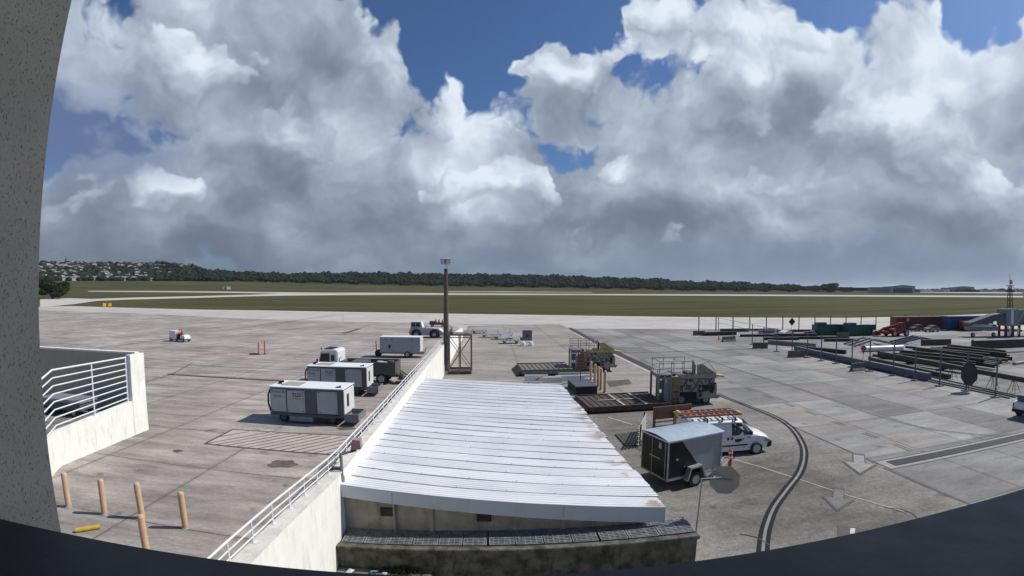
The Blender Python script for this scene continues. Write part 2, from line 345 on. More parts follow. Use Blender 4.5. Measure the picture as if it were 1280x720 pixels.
# ------------------------------------------------------------------ mesh helpers
class MB:
    def __init__(s): s.v = []; s.f = []; s.mi = []
    def add(s, vs, fs, mi=0):
        o = len(s.v); s.v += [tuple(q) for q in vs]; s.f += [tuple(i + o for i in f) for f in fs]; s.mi += [mi] * len(fs); return s
    def box(s, x0, x1, y0, y1, z0, z1, mi=0, M4=None):
        vs = [Vector((x, y, z)) for z in (z0, z1) for y in (y0, y1) for x in (x0, x1)]
        if M4 is not None: vs = [M4 @ v for v in vs]
        return s.add(vs, [(0, 2, 3, 1), (4, 5, 7, 6), (0, 1, 5, 4), (2, 6, 7, 3), (0, 4, 6, 2), (1, 3, 7, 5)], mi)
    def bar(s, a, b, w_, h_, mi=0):
        a, b = Vector(a), Vector(b); d = b - a; L = d.length
        if L < 1e-6: return s
        q = d.to_track_quat('X', 'Z').to_matrix().to_4x4(); q.translation = a
        return s.box(0, L, -w_ / 2, w_ / 2, -h_ / 2, h_ / 2, mi, q)
    def cyl(s, a, b, r0, r1=None, n=12, mi=0, caps=True):
        a, b = Vector(a), Vector(b); r1 = r0 if r1 is None else r1
        d = (b - a).normalized(); u = d.orthogonal().normalized(); v = d.cross(u)
        vs = []
        for p, r in ((a, r0), (b, r1)):
            for i in range(n):
                t = 2 * math.pi * i / n; vs.append(p + (u * math.cos(t) + v * math.sin(t)) * r)
        fs = [(i, (i + 1) % n, n + (i + 1) % n, n + i) for i in range(n)]
        if caps: fs += [tuple(range(n - 1, -1, -1)), tuple(range(n, 2 * n))]
        return s.add(vs, fs, mi)
    def lathe(s, prof, n=16, mi=0, M4=None):
        vs = []
        for (r, z) in prof:
            for i in range(n):
                t = 2 * math.pi * i / n; p = Vector((r * math.cos(t), r * math.sin(t), z)); vs.append(M4 @ p if M4 is not None else p)
        fs = []
        for k in range(len(prof) - 1):
            for i in range(n): fs.append((k * n + i, k * n + (i + 1) % n, (k + 1) * n + (i + 1) % n, (k + 1) * n + i))
        fs += [tuple(range(n - 1, -1, -1)), tuple(range((len(prof) - 1) * n, len(prof) * n))]
        return s.add(vs, fs, mi)
    def prism(s, pts, y0, y1, mi=0, axis='y', M4=None):
        """polygon in the xz plane pushed along y (axis y), or xy polygon pushed along z"""
        n = len(pts)
        if axis == 'y': vs = [Vector((p[0], y, p[1])) for y in (y0, y1) for p in pts]
        elif axis == 'x': vs = [Vector((y, p[0], p[1])) for y in (y0, y1) for p in pts]
        else: vs = [Vector((p[0], p[1], y)) for y in (y0, y1) for p in pts]
        if M4 is not None: vs = [M4 @ v for v in vs]
        fs = [tuple(range(n)), tuple(range(2 * n - 1, n - 1, -1))] + [(i, i + n, (i + 1) % n + n, (i + 1) % n) for i in range(n)]
        return s.add(vs, fs, mi)
    def tube(s, pts, r, n=8, mi=0):
        for a, b in zip(pts[:-1], pts[1:]): s.cyl(a, b, r, r, n, mi)
        return s
    def build(s, name, mats, parent=None, smooth=False, bevel=0., loc=None):
        me = bpy.data.meshes.new(name); me.from_pydata(s.v, [], s.f)
        if not isinstance(mats, (list, tuple)): mats = [mats]
        for m in mats: me.materials.append(m)
        me.polygons.foreach_set('material_index', s.mi); me.update()
        bm = bmesh.new(); bm.from_mesh(me); bmesh.ops.recalc_face_normals(bm, faces=bm.faces)
        if bevel > 0:
            ed = [e for e in bm.edges if len(e.link_faces) == 2 and e.calc_face_angle(0) > .6]
            bmesh.ops.bevel(bm, geom=ed, offset=bevel, segments=2, affect='EDGES', clamp_overlap=True)
        bm.to_mesh(me); bm.free()
        if smooth:
            me.polygons.foreach_set('use_smooth', [True] * len(me.polygons))
            try: me.set_sharp_from_angle(angle=R(35))
            except Exception: pass
        o = bpy.data.objects.new(name, me); col.objects.link(o)
        if parent is not None: o.parent = parent
        if loc is not None: o.location = loc
        return o

def tag(o, label, cat=None, group=None, kind=None):
    if label: o['label'] = label
    if cat: o['category'] = cat
    if group: o['group'] = group
    if kind: o['kind'] = kind
    return o
def thing(name, label, cat, loc=(0, 0, 0), rot=0., group=None, tilt=None):
    o = bpy.data.objects.new(name, None); col.objects.link(o)
    o.location = loc; o.rotation_euler = (0, 0, rot) if tilt is None else tilt
    o.empty_display_size = .2
    return tag(o, label, cat, group)
def structure(o): o['kind'] = 'structure'; return o
KIDS = {}
def copy_tree(o, loc, rot=None, label=None, parent=None):
    c = o.copy(); col.objects.link(c)
    if parent is not None: c.parent = parent
    else:
        c.location = loc
        if rot is not None: c.rotation_euler = (0, 0, rot)
        if label: c['label'] = label
    for ch in list(o.children): copy_tree(ch, None, parent=c)
    return c
def text(s, size, m, parent, loc, rot, depth=.004, name='lettering', stretch=1.0):
    cu = bpy.data.curves.new(name, 'FONT'); cu.body = s; cu.size = size; cu.extrude = depth; cu.align_x = 'LEFT'; cu.offset = size * .012
    cu.resolution_u = 2
    tmp = bpy.data.objects.new(name, cu); col.objects.link(tmp)
    bpy.context.view_layer.update()
    me = bpy.data.meshes.new_from_object(tmp.evaluated_get(bpy.context.evaluated_depsgraph_get()))
    bpy.data.objects.remove(tmp); bpy.data.curves.remove(cu)
    me.materials.clear(); me.materials.append(m)
    o = bpy.data.objects.new(name, me); col.objects.link(o); o.parent = parent; o.location = loc; o.rotation_euler = rot; o.scale = (stretch, 1, 1)
    return o
def wheel(parent, x, y, r, wd, side=-1, rimr=.58, z=None):
    z = r if z is None else z
    Mt = Matrix.Translation((x, y, z)) @ Matrix.Rotation(R(90), 4, 'X')
    h = wd / 2
    t = MB().lathe([(r * .55, -h), (r * .93, -h), (r, -h * .6), (r, h * .6), (r * .93, h), (r * .55, h)], 22, 0, Mt).build('wheel', M['tyre'], parent, smooth=True)
    MB().lathe([(r * rimr, -h * 1.04), (r * rimr, -h * .7), (r * .3, -h * .8), (r * .22, -h * 1.0), (.001, -h * 1.0)], 18, 0, Mt @ Matrix.Rotation(R(180 if side > 0 else 0), 4, 'X') @ Matrix.Scale(-1, 4, (0, 0, 1)) if side < 0 else Mt).build('rim', M['rim'], t, smooth=True)
    return t
ORD = ['nearest', 'second', 'third', 'fourth', 'fifth', 'sixth', 'seventh', 'eighth', 'ninth', 'tenth', 'eleventh', 'twelfth', 'thirteenth', 'fourteenth', 'fifteenth', 'sixteenth']

# ------------------------------------------------------------------ terrain
R0, R1, R2 = 420., 1300., 1900.
GK = [(-200, 351), (50, 351), (200, 351), (300, 352), (360, 353.6), (460, 356), (560, 358), (720, 360.5), (860, 363.8), (1000, 365.4), (1280, 366), (1500, 366)]
RK = [(-200, 330), (50, 330.5), (120, 331.5), (160, 331.5), (200, 333), (240, 337), (265, 343), (300, 346), (360, 347), (450, 346), (500, 346.5), (560, 347.5), (620, 348), (700, 349.5), (760, 352), (820, 354),
      (860, 357), (960, 359), (1040, 362), (1100, 366), (1500, 366)]
def knots(K, rr):
    A = []; Zs = []
    for px, py in K:
        px2 = max(2, min(1278, px)); a, e = azel(px2, py)
        if px < 0: a -= 30
        if px > 1280: a += 30
        A.append(a); Zs.append(CAM_H + rr * math.tan(R(e)))
    return np.array(A), np.array(Zs)
GA, GZ = knots(GK, R1); RA, RZ = knots(RK, R2)
def hfun(az, r):
    z1 = max(0., float(np.interp(az, GA, GZ))); z2 = max(0., float(np.interp(az, RA, RZ)))
    if r <= R0: return 0.
    if r < R1:
        t = (r - R0) / (R1 - R0); return z1 * t * t * (1.6 - .6 * t)
    if r < R2:
        t = (r - R1) / (R2 - R1); t = t * t * (3 - 2 * t); return z1 + (z2 - z1) * t
    t = min(1, (r - R2) / 3000); return z2 * (1 - t * t * (3 - 2 * t))
def atT(x, y, dz=.0):
    v = ray(x, y); az = math.degrees(math.atan2(v[0], v[1])); hl = math.hypot(v[0], v[1]); e = v[2] / hl
    lo = 5.; r = lo; step = 4.
    while r < 9000:
        if CAM_H + e * r <= hfun(az, r): break
        r += step; step = max(4, r * .01)
    a, b = r - step, r
    for _ in range(20):
        c = (a + b) / 2
        if CAM_H + e * c <= hfun(az, c): b = c
        else: a = c
    return Vector((v[0] / hl * b, v[1] / hl * b, hfun(az, b) + dz))
def make_ground():
    rs = [0, 10, 40, 100, 200, 300, 420] + list(np.linspace(460, 1300, 22)) + list(np.linspace(1340, 1900, 15)) + [2100, 2500, 3200, 4200, 5200, 8000, 14000, 26000]
    azs = list(np.arange(-180, 180, 1.0))
    V = [(0, 0, 0)]; F = []
    n = len(azs)
    for r in rs[1:]:
        for a in azs:
            k = 1 if abs(a) < 110 else 0
            V.append((r * math.sin(R(a)), r * math.cos(R(a)), hfun(a, r) * k))
    for i in range(n): F.append((0, 1 + (i + 1) % n, 1 + i))
    for j in range(len(rs) - 2):
        for i in range(n):
            a = 1 + j * n + i; b = 1 + j * n + (i + 1) % n; F.append((a, b, b + n, a + n))
    me = bpy.data.meshes.new('ground'); me.from_pydata(V, [], F); me.materials.append(M['grass']); me.update()
    bm = bmesh.new(); bm.from_mesh(me); bmesh.ops.recalc_face_normals(bm, faces=bm.faces)
    if sum(f.normal.z for f in bm.faces) < 0: bmesh.ops.reverse_faces(bm, faces=bm.faces)
    bm.to_mesh(me); bm.free()
    me.polygons.foreach_set('use_smooth', [True] * len(me.polygons))
    o = bpy.data.objects.new('ground', me); col.objects.link(o); structure(o)
make_ground()

def sheet(name, pts, m, z=0.004, kind='structure'):
    me = bpy.data.meshes.new(name); me.from_pydata([(p[0], p[1], z) for p in pts], [], [tuple(range(len(pts)))]); me.materials.append(m)
    bm = bmesh.new(); bm.from_mesh(me); bmesh.ops.triangulate(bm, faces=bm.faces)
    for f in bm.faces:
        if f.normal.z < 0: f.normal_flip()
    bm.to_mesh(me); bm.free()
    o = bpy.data.objects.new(name, me); col.objects.link(o)
    if kind: o['kind'] = kind
    return o
def px(*pts): return [at(x, y) for x, y in pts]
def ribbon(name, up, lo, m, dz=.12, n=60):
    """draped pavement strip between two sighted edges"""
    xs = np.linspace(max(up[0][0], lo[0][0]), min(up[-1][0], lo[-1][0]), n)
    U = np.interp(xs, [p[0] for p in up], [p[1] for p in up]); Lw = np.interp(xs, [p[0] for p in lo], [p[1] for p in lo])
    V = []; F = []
    for x, a, b in zip(xs, U, Lw):
        for t in (0, .33, .66, 1): V.append(atT(x, a + (max(b, a + .05) - a) * t, dz))
    for i in range(n - 1):
        for k in range(3): F.append((i * 4 + k, i * 4 + k + 1, i * 4 + 5 + k, i * 4 + 4 + k))
    me = bpy.data.meshes.new(name); me.from_pydata(V, [], F); me.materials.append(m)
    bm = bmesh.new(); bm.from_mesh(me)
    for f in bm.faces:
        if f.normal.z < 0: f.normal_flip()
    bm.to_mesh(me); bm.free()
    o = bpy.data.objects.new(name, me); col.objects.link(o); structure(o); return o

# pavements
GL = 2.7   # the left apron is cast at a slight angle to the building
M['apronL'] = slabs('apron_concrete_warm', (.405, .364, .330), GL, 6.3, 5.6, -14.05, 19.6, jw=.036, tone=.07, streak=.55, patch=.55, jcol=.22, jvar=.55, fine=.20)
M['apronM'] = slabs('yard_concrete', (.33, .305, .275), 0, 7.5, 6.1, 3.5, 27.5, jw=.04, tone=.05, streak=.35, patch=.5, jcol=.45, jvar=1.0, fine=.30)
M['apronN'] = slabs('near_yard_concrete', (.235, .225, .20), 0, 30, 30, 3.3, -2.5, jw=.03, tone=.03, streak=.35, patch=1.1, jcol=.6, jvar=1.0, fine=.38)
M['apronR'] = slabs('apron_concrete_grey', (.262, .260, .254), 0, 3.75, 6.1, 18.5, 25.2, jw=.03, tone=.24, streak=.32, patch=.45, jcol=.42, warm=(1.22, 1.0, .86), jvar=.6, fine=.18)
M['taxi'] = slabs('taxiway_concrete', (.50, .475, .44), -17, 24, 12, 0, 0, jw=.05, tone=.05, streak=.25, patch=.2, jcol=.7)
M['taxiedge'] = mat('bleached_concrete_edge', (.50, .48, .43), .9, var=.08, scale=.2)
M['runway'] = mat('bleached_runway', (.42, .405, .36), .9, var=.10, scale=.02)
GR_EDGE = [(50, 383.3), (90, 382.6), (140, 384.2), (200, 385.8), (250, 387), (320, 387.8), (400, 389.3), (480, 390.6), (560, 392), (640, 393.2), (720, 394.4), (820, 395.8), (900, 396.7), (980, 397.2), (1060, 397.3), (1130, 396), (1180, 394.5), (1230, 392.6), (1279, 390.5)]
edge = px(*GR_EDGE)
a0 = edge[0]; a1 = edge[-1]
sheet('taxiway', [Vector((-900, a0.y + 300, 0))] + edge + [Vector((a1.x * 2.2, a1.y * 2.2 - 60, 0)), Vector((700, -60, 0)), Vector((-900, -60, 0))], M['taxi'], .004)
# light strip along the grass
up = [Vector((p.x, p.y, 0)) for p in edge]
lo = px(*[(x, y + 1.1 + .5 * max(0, (x - 300)) / 900) for x, y in GR_EDGE])
ob = sheet('taxiway_shoulder', up + lo[::-1], M['taxiedge'], .010)
# left taxiway mouth and the strips beyond
ribbon('taxiway_branch', [(50, 374.2), (86, 372.8), (115, 373.8), (165, 372), (240, 370.4), (315, 368.4), (360, 366.6), (420, 366)],
       [(50, 384.5), (92, 380.4), (122, 376.2), (160, 374.6), (240, 372.6), (315, 370.4), (360, 369.6), (420, 369)], M['taxiedge'], .10, 90)
ribbon('far_strip', [(102, 363.6), (225, 363.9), (360, 365.4), (420, 366)], [(110, 364.6), (225, 365.6), (360, 367.2), (420, 367.2)], M['runway'], .14, 60)
ribbon('runway', [(419, 365.8), (500, 366), (557, 366.6), (720, 367.4), (900, 368), (1279, 370)], [(419, 369.2), (500, 368.8), (557, 368.8), (720, 369.0), (900, 369.8), (1279, 371.9)], M['runway'], .12, 90)
ribbon('far_taxiway', [(557, 364.3), (640, 364.4), (740, 365.2)], [(557, 365.2), (640, 365.3), (740, 365.7)], M['runway'], .12, 30)
ribbon('far_apron', [(1150, 365.0), (1279, 365.6)], [(1150, 365.8), (1279, 366.9)], M['runway'], .12, 20)
# aprons
WX = -4.3
sheet('left_apron', [Vector((-900, -50, 0)), Vector((-900, 260, 0))] + px((60, 388), (180, 392), (300, 398), (420, 401.5), (556, 404)) + [Vector((WX - .2, 100, 0)), Vector((WX - .2, -50, 0))], M['apronL'], .009)
sheet('yard', [Vector((WX - .2, 33, 0)), Vector((WX - .2, 112, 0))] + px((700, 405)) + [Vector((17.3, 95, 0)), Vector((17.3, 33, 0))], M['apronM'], .010)
sheet('near_yard', [Vector((WX - .2, -20, 0)), Vector((WX - .2, 37, 0)), Vector((17.3, 37, 0)), Vector((18.5, 33, 0)), Vector((18.5, -20, 0))], M['apronN'], .0145)
rr = px((714, 411), (780, 411), (860, 411.5), (1000, 411.5), (1140, 411.5), (1279, 412.5))
sheet('right_apron', [Vector((18.5, -20, 0)), Vector((18.5, 36, 0)), Vector((17.3, 47, 0))] + rr + [Vector((300, 40, 0)), Vector((300, -20, 0))], M['apronR'], .019)

def line(name, pts, wd, m, z=.026, kind='structure'):
    """painted or sealed line of constant width along ground points"""
    P = [Vector((p[0], p[1])) for p in pts]; V = []; F = []
    for i, p in enumerate(P):
        d = (P[min(i + 1, len(P) - 1)] - P[max(i - 1, 0)]).normalized(); n = Vector((-d.y, d.x)) * wd / 2
        V += [(p.x + n.x, p.y + n.y, z), (p.x - n.x, p.y - n.y, z)]
    for i in range(len(P) - 1): F.append((2 * i, 2 * i + 1, 2 * i + 3, 2 * i + 2))
    me = bpy.data.meshes.new(name); me.from_pydata(V, [], F); me.materials.append(m)
    bm = bmesh.new(); bm.from_mesh(me)
    for f in bm.faces:
        if f.normal.z < 0: f.normal_flip()
    bm.to_mesh(me); bm.free()
    o = bpy.data.objects.new(name, me); col.objects.link(o); o['kind'] = kind; return o
def smooth_path(pts, n=8):
    P = [Vector((p[0], p[1], 0)) for p in pts]; P = [P[0] * 2 - P[1]] + P + [P[-1] * 2 - P[-2]]; out = []
    for i in range(1, len(P) - 2):
        for k in range(n):
            t = k / n; a, b, c, d = P[i - 1:i + 3]
            out.append(.5 * ((2 * b) + (-a + c) * t + (2 * a - 5 * b + 4 * c - d) * t * t + (-a + 3 * b - 3 * c + d) * t ** 3))
    return out + [P[-2]]
def offset(P, d):
    out = []
    for i, p in enumerate(P):
        t = (P[min(i + 1, len(P) - 1)] - P[max(i - 1, 0)]).normalized(); out.append(p + Vector((-t.y, t.x, 0)) * d)
    return out
# double rail-like guide line that swings round towards the building
main = smooth_path(px((720, 414.5), (817, 464)) + [Vector((17.9, 38, 0))] + px((890, 491), (935, 508), (968, 521), (990, 536), (1003, 556), (1005, 573), (999, 592), (984, 612), (968, 634), (959, 656), (955, 675), (953, 700)))
line('guide_line', offset(main, .0), .15, mat('faded_line', (.21, .205, .195), .85, var=.15, scale=1.2, dirt=.6, dirtc=(.20, .195, .18)), .024)
GLD = mat('dark_guide', (.014, .015, .018), .85, var=.3, scale=1.2, dirt=.25, dirtc=(.04, .04, .038), spec=.2)
line('guide_line', offset(main, .135), .155, GLD, .027)
line('guide_line', offset(main, -.135), .155, GLD, .027)
line('trench_cover', px((712, 410), (722, 415.5), (760, 436), (817, 463), (850, 476)), 1.0, mat('trench_asphalt', (.032, .032, .036), .85, var=.3, scale=1, dirt=.5, dirtc=(.09, .085, .08)), .031)
line('kerb_line', [p + Vector((-.8, 0, 0)) for p in px((722, 415.5), (760, 436), (817, 463), (850, 476))], .40, M['paintpink'], .023)
sj = smooth_path([Vector((26, 88, 0)), Vector((25.8, 64, 0)), Vector((25.9, 47, 0)), Vector((26.1, 38, 0)), Vector((25.8, 30, 0)), Vector((25.6, 25.5, 0)), Vector((26.1, 22, 0)), Vector((28, 19.4, 0)), Vector((29.6, 18.3, 0))])
line('guide_line', offset(sj, .10), .10, M['paintdark'], .024); line('guide_line', offset(sj, -.12), .10, M['paintdark'], .024)
for i, y in enumerate([19.7, 22.2, 25.1, 27.9, 30.6, 33.6, 36.6, 39.7, 42.8, 46.1]):   # paired slots along the stand
    for dx in (-.13, .13): line('slot_mark', [(21.75 + dx, y - .6), (21.75 + dx, y + .6)], .10, M['crack'], .024)
line('joint_seal', [(18.5, 38), (18.5, 18.2)], .10, M['crack'], .025)
line('joint_seal', px((1104, 585), (1154, 607), (1212, 631), (1250, 648)), .14, M['paintdark'], .025)
line('joint_seal', [(18.0, 62.1), (38, 61.9)], .35, M['crack'], .024)
WL = mat('nearly_gone_line', (.36, .355, .335), .85, var=.2, scale=2.5, dirt=.95, dirtc=(.22, .215, .20))
line('worn_line', px((908, 572), (950, 584), (1000, 600)), .10, WL, .026)
line('worn_line', px((1000, 600), (1060, 620), (1130, 640)), .08, WL, .028)
line('joint_seal', [(-32, 43.0), (-26, 42.75), (-14.9, 42.2)], .42, M['black'], .020)
line('joint_seal', px((165, 482), (215, 468), (240, 454)), .15, M['crack'], .02)
line('joint_seal', px((120, 435), (180, 428), (260, 415), (330, 407)), .30, M['crack'], .02)
line('joint_seal', px((300, 408), (360, 402), (420, 394)), .5, M['crack'], .02)
line('joint_seal', px((429, 417), (450, 411)), .9, M['crack'], .02)
line('joint_seal', px((300, 412), (440, 411)), .25, M['paintdark'], .02)
line('joint_seal', px((420, 418), (500, 419)), .3, M['paintdark'], .02)
line('joint_seal', px((580, 405.5), (650, 406.3)), .8, M['paintdark'], .02)
line('yellow_marking', px((245, 443), (285, 442)), .9, M['paintyellow'], .02)
line('yellow_marking', px((288, 441.5), (318, 441)), .8, M['paintyellow'], .02)
# hatched box on the left apron
hb = px((256, 555), (291, 537), (440, 545), (421, 569))
sheet('hatched_box', hb, M['paintpink'], .016)
for a, b in ((0, 1), (1, 2), (3, 0)): line('box_edge', [hb[a], hb[b]], .16, M['paintdark'], .020)
for k in range(13):
    t = k / 12
    p = hb[0].lerp(hb[3], t); q = Vector((p.x + 2.6, p.y + 2.95 * .98, 0))
    if q.y > 26.5: q = p.lerp(q, (26.6 - p.y) / (q.y - p.y))
    if q.x > -7.9: q = p.lerp(q, max(.05, (-7.9 - p.x) / (q.x - p.x)))
    line('hatch_line', [p, q], .10, M['paintdark'], .0215)
line('hatch_line', [hb[0].lerp(hb[1], .45), hb[0].lerp(hb[1], .45) + Vector((1.3, 1.4, 0))], .10, M['paintdark'], .0215)
# arrows
def arrow(x, y, s, m, rot=0):
    pts = [(-.20, .95), (.20, .95), (.20, -.05), (.55, -.05), (0, -1.15), (-.55, -.05), (-.20, -.05)]
    c, q = math.cos(rot), math.sin(rot)
    sheet('arrow_outline', [Vector((x + 1.20 * s * (a * c - b * q), y + 1.20 * s * (a * q + b * c), 0)) for a, b in pts], M['paintdark'], .030)
    sheet('arrow_marking', [Vector((x + s * (a * c - b * q), y + s * (a * q + b * c), 0)) for a, b in pts], m, .034)
arrow(17.74, 18.7, 1.3, mat('worn_arrow', (.27, .27, .26), .85, var=.25, scale=3, dirt=.9, dirtc=(.19, .185, .175)), R(-40))
arrow(13.9, 15.6, 1.0, mat('faded_grey_marking', (.15, .15, .155), .85, var=.2, scale=3, dirt=.6, dirtc=(.21, .205, .19)), R(-41))
sheet('dark_patch', px((1047, 657), (1074, 660), (1086, 668), (1047, 672)), M['paintdark'], .03)
sheet('marking_patch', px((1063, 661), (1069, 661.5), (1068, 668), (1062, 668)), M['paintwhite'], .034)
# patches in the yard
for pts, m in ((((776, 548), (812, 543), (818, 556), (800, 565)), 'paintdark'), (((758, 477), (786, 474.5), (790, 480), (762, 484)), 'paintdark')):
    sheet('repair_patch', px(*pts), M[m], .028)
oil = mat('oil_stain', (.10, .09, .078), .8, var=.3, scale=1.5, dirt=.6, dirtc=(.20, .18, .16))
def stain(x, y, rx, ry, z=.018):
    ph = [rnd.uniform(0, 6) for _ in range(3)]
    sheet('stain', [Vector((x + rx * math.cos(t) * (1 + .16 * math.sin(3 * t + ph[0]) + .1 * math.sin(7 * t + ph[1])), y + ry * math.sin(t) * (1 + .18 * math.sin(4 * t + ph[2])), 0)) for t in [2 * math.pi * i / 28 for i in range(28)]], oil, z)
for q in ((353, 580, .7, .55), (432, 536, .6, .3), (222, 564, .3, .22), (205, 562, .0, .0)):
    if q[2]: p = at(q[0], q[1]); stain(p.x, p.y, q[2], q[3])
# loose broken surface by the drain corner
line('crack_line', px((1106, 635), (1125, 637), (1140, 642), (1150, 652)), .05, M['crack'], .03)
line('crack_line', px((925, 668), (945, 672), (962, 682)), .05, M['crack'], .03)

# drain channel with grate
def drain():
    t = thing('drain_channel', 'long dark slotted drain channel set in pale concrete at the right of the apron', 'drain', (18.6, 17.95, .02))
    MB().box(0, 13.2, -.55, .55, 0, .012).build('frame', mat('drain_kerb', (.30, .30, .29), .9, var=.15, dirt=.3), t)
    g = MB().box(.5, 13.0, -.34, .34, .013, .018, 0)
    x = .55
    while x < 12.9: g.box(x, x + .05, -.33, .33, .019, .035, 1); x += .11
    g.build('grate', [M['black'], mat('drain_bars', (.085, .09, .105), .6, metal=.2)], t)
    for s in (-.62, .62): MB().box(-.1, 13.3, s - .025, s + .025, 0, .006).build('seal', M['crack'], t)
drain()

# ------------------------------------------------------------------ the building the photo is taken from
def terminal():
    t = thing('terminal_building', 'pitted grey stucco wall of the window opening, filling the left edge of the picture', 'building', (0, 0, 0))
    H = CAM_H; xj = -.92
    b = MB().box(-3.2, xj, .10, .80, H - 2.2, H + 1.75); b.box(-9, xj - .05, .03, .62, 0, H - 2.2)
    b.build('wall', M['stucco'], t, bevel=.006)
    b = MB().box(xj + .0, 10, -.5, .42, 0, H - .52); b.build('lower_wall', M['stucco'], t)
    b = MB().box(3.2, 10, -.3, .85, H - .5, H + 1.75); b.build('side_wall', M['stucco'], t)  # unseen right jamb of the opening, put in to block the sun
    b = MB().box(-6, 8, -3, 1.32, H + 1.75, H + 2.1); b.build('sun_blocker', M['stucco'], t)  # unseen overhang, added and sized to keep the sun off the left wall
    MB().box(-6, -3.2, -3, .5, 0, H + 1.75).build('inner_wall', M['stucco'], t)
    s = thing('window_sill', 'black painted window sill along the bottom edge of the picture', 'window sill', (0, 0, H - .401))
    MB().box(-2.2, 3.2, -.6, .62, -.11, 0).build('ledge', M['sill'], s, bevel=.004)
    s.location.x = 0
terminal()

# ------------------------------------------------------------------ long parapet wall with low railing
def wall_top(y):
    return float(np.interp(y, [5, 7.5, 9.2, 13.5, 20, 35, 47, 60, 82, 84], [3.6, 3.52, 3.42, 3.06, 3.0, 2.98, 3.0, 2.8, 1.85, 1.4]))
def divider():
    t = thing('retaining_wall', 'long white rendered wall running away beside the metal roof, carrying a low railing', 'wall', (WX, 0, 0))
    ys = [5, 7.5, 9.2, 11.5, 13.4, 16, 20, 25, 30, 35, 40, 47, 53, 60, 70, 82, 84]
    b = MB(); T_ = .32
    vs = []
    for y in ys:
        z = wall_top(y); vs += [(0, y, 0), (0, y, z), (-T_, y, z), (-T_, y, 0)]
    fs = []
    for i in range(len(ys) - 1):
        for k in range(4): fs.append((4 * i + k, 4 * i + (k + 1) % 4, 4 * i + 4 + (k + 1) % 4, 4 * i + 4 + k))
    fs += [(0, 1, 2, 3), tuple(4 * (len(ys) - 1) + k for k in (3, 2, 1, 0))]
    b.add(vs, fs).build('wall', M['wallwhite'], t)
    c = MB()
    for a, q in zip(ys[:-1], ys[1:]):
        if q > 48: break
        c.bar((-T_ / 2, a, wall_top(a) + .02), (-T_ / 2, q, wall_top(q) + .02), T_ + .05, .05)
    c.build('coping', M['capwhite'], t)
    MB().box(-.02, .10, 13.35, 34.8, 2.62, 2.98).build('flashing', M['wallwhite'], t, bevel=.01)
    r = thing('railing', 'low white three-bar railing on top of the long white wall', 'railing', (WX - .27, 0, 0))
    hs = (.47, .29, .13)
    yy = list(np.arange(5.4, 47, .95))
    for h in hs:
        b = MB(); rad = .024 if h == .47 else .016
        for a, q in zip(yy[:-1], yy[1:]): b.cyl((0, a, wall_top(a) + h + .04), (0, q, wall_top(q) + h + .04), rad, rad, 6)
        b.build('rail', M['white'], r, smooth=True)
    for y in yy:
        b = MB(); z = wall_top(y); b.cyl((0, y, z), (0, y, z + .5), .019, .019, 6); b.box(-.05, .05, y - .05, y + .05, z + .045, z + .06); b.build('post', M['white'], r)
divider()
# lamp bracket on the wall
def bracket():
    z = wall_top(13.6)
    t = thing('wall_lamp', 'rusty square floodlight on a dark pipe bracket beside the near corner of the white roof', 'lamp', (WX - .04, 13.6, z))
    MB().cyl((.06, -.25, -.42), (.06, -.25, .62), .045, .045, 10).build('post', M['mgrey'], t, smooth=True)
    MB().cyl((.06, -.25, .58), (.42, .1, .60), .04, .04, 8).build('arm', M['steel'], t, smooth=True)
    MB().bar((-.35, -.25, .12), (.06, -.25, .12), .05, .06).build('clamp', M['steel'], t)
    MB().prism([(.28, .62), (.60, .66), (.58, .93), (.34, .95)], 0., .26, 0).build('lamp_housing', mat('rusted_lamp', (.34, .23, .21), .7, var=.2, dirt=.4), t, bevel=.01)
bracket()

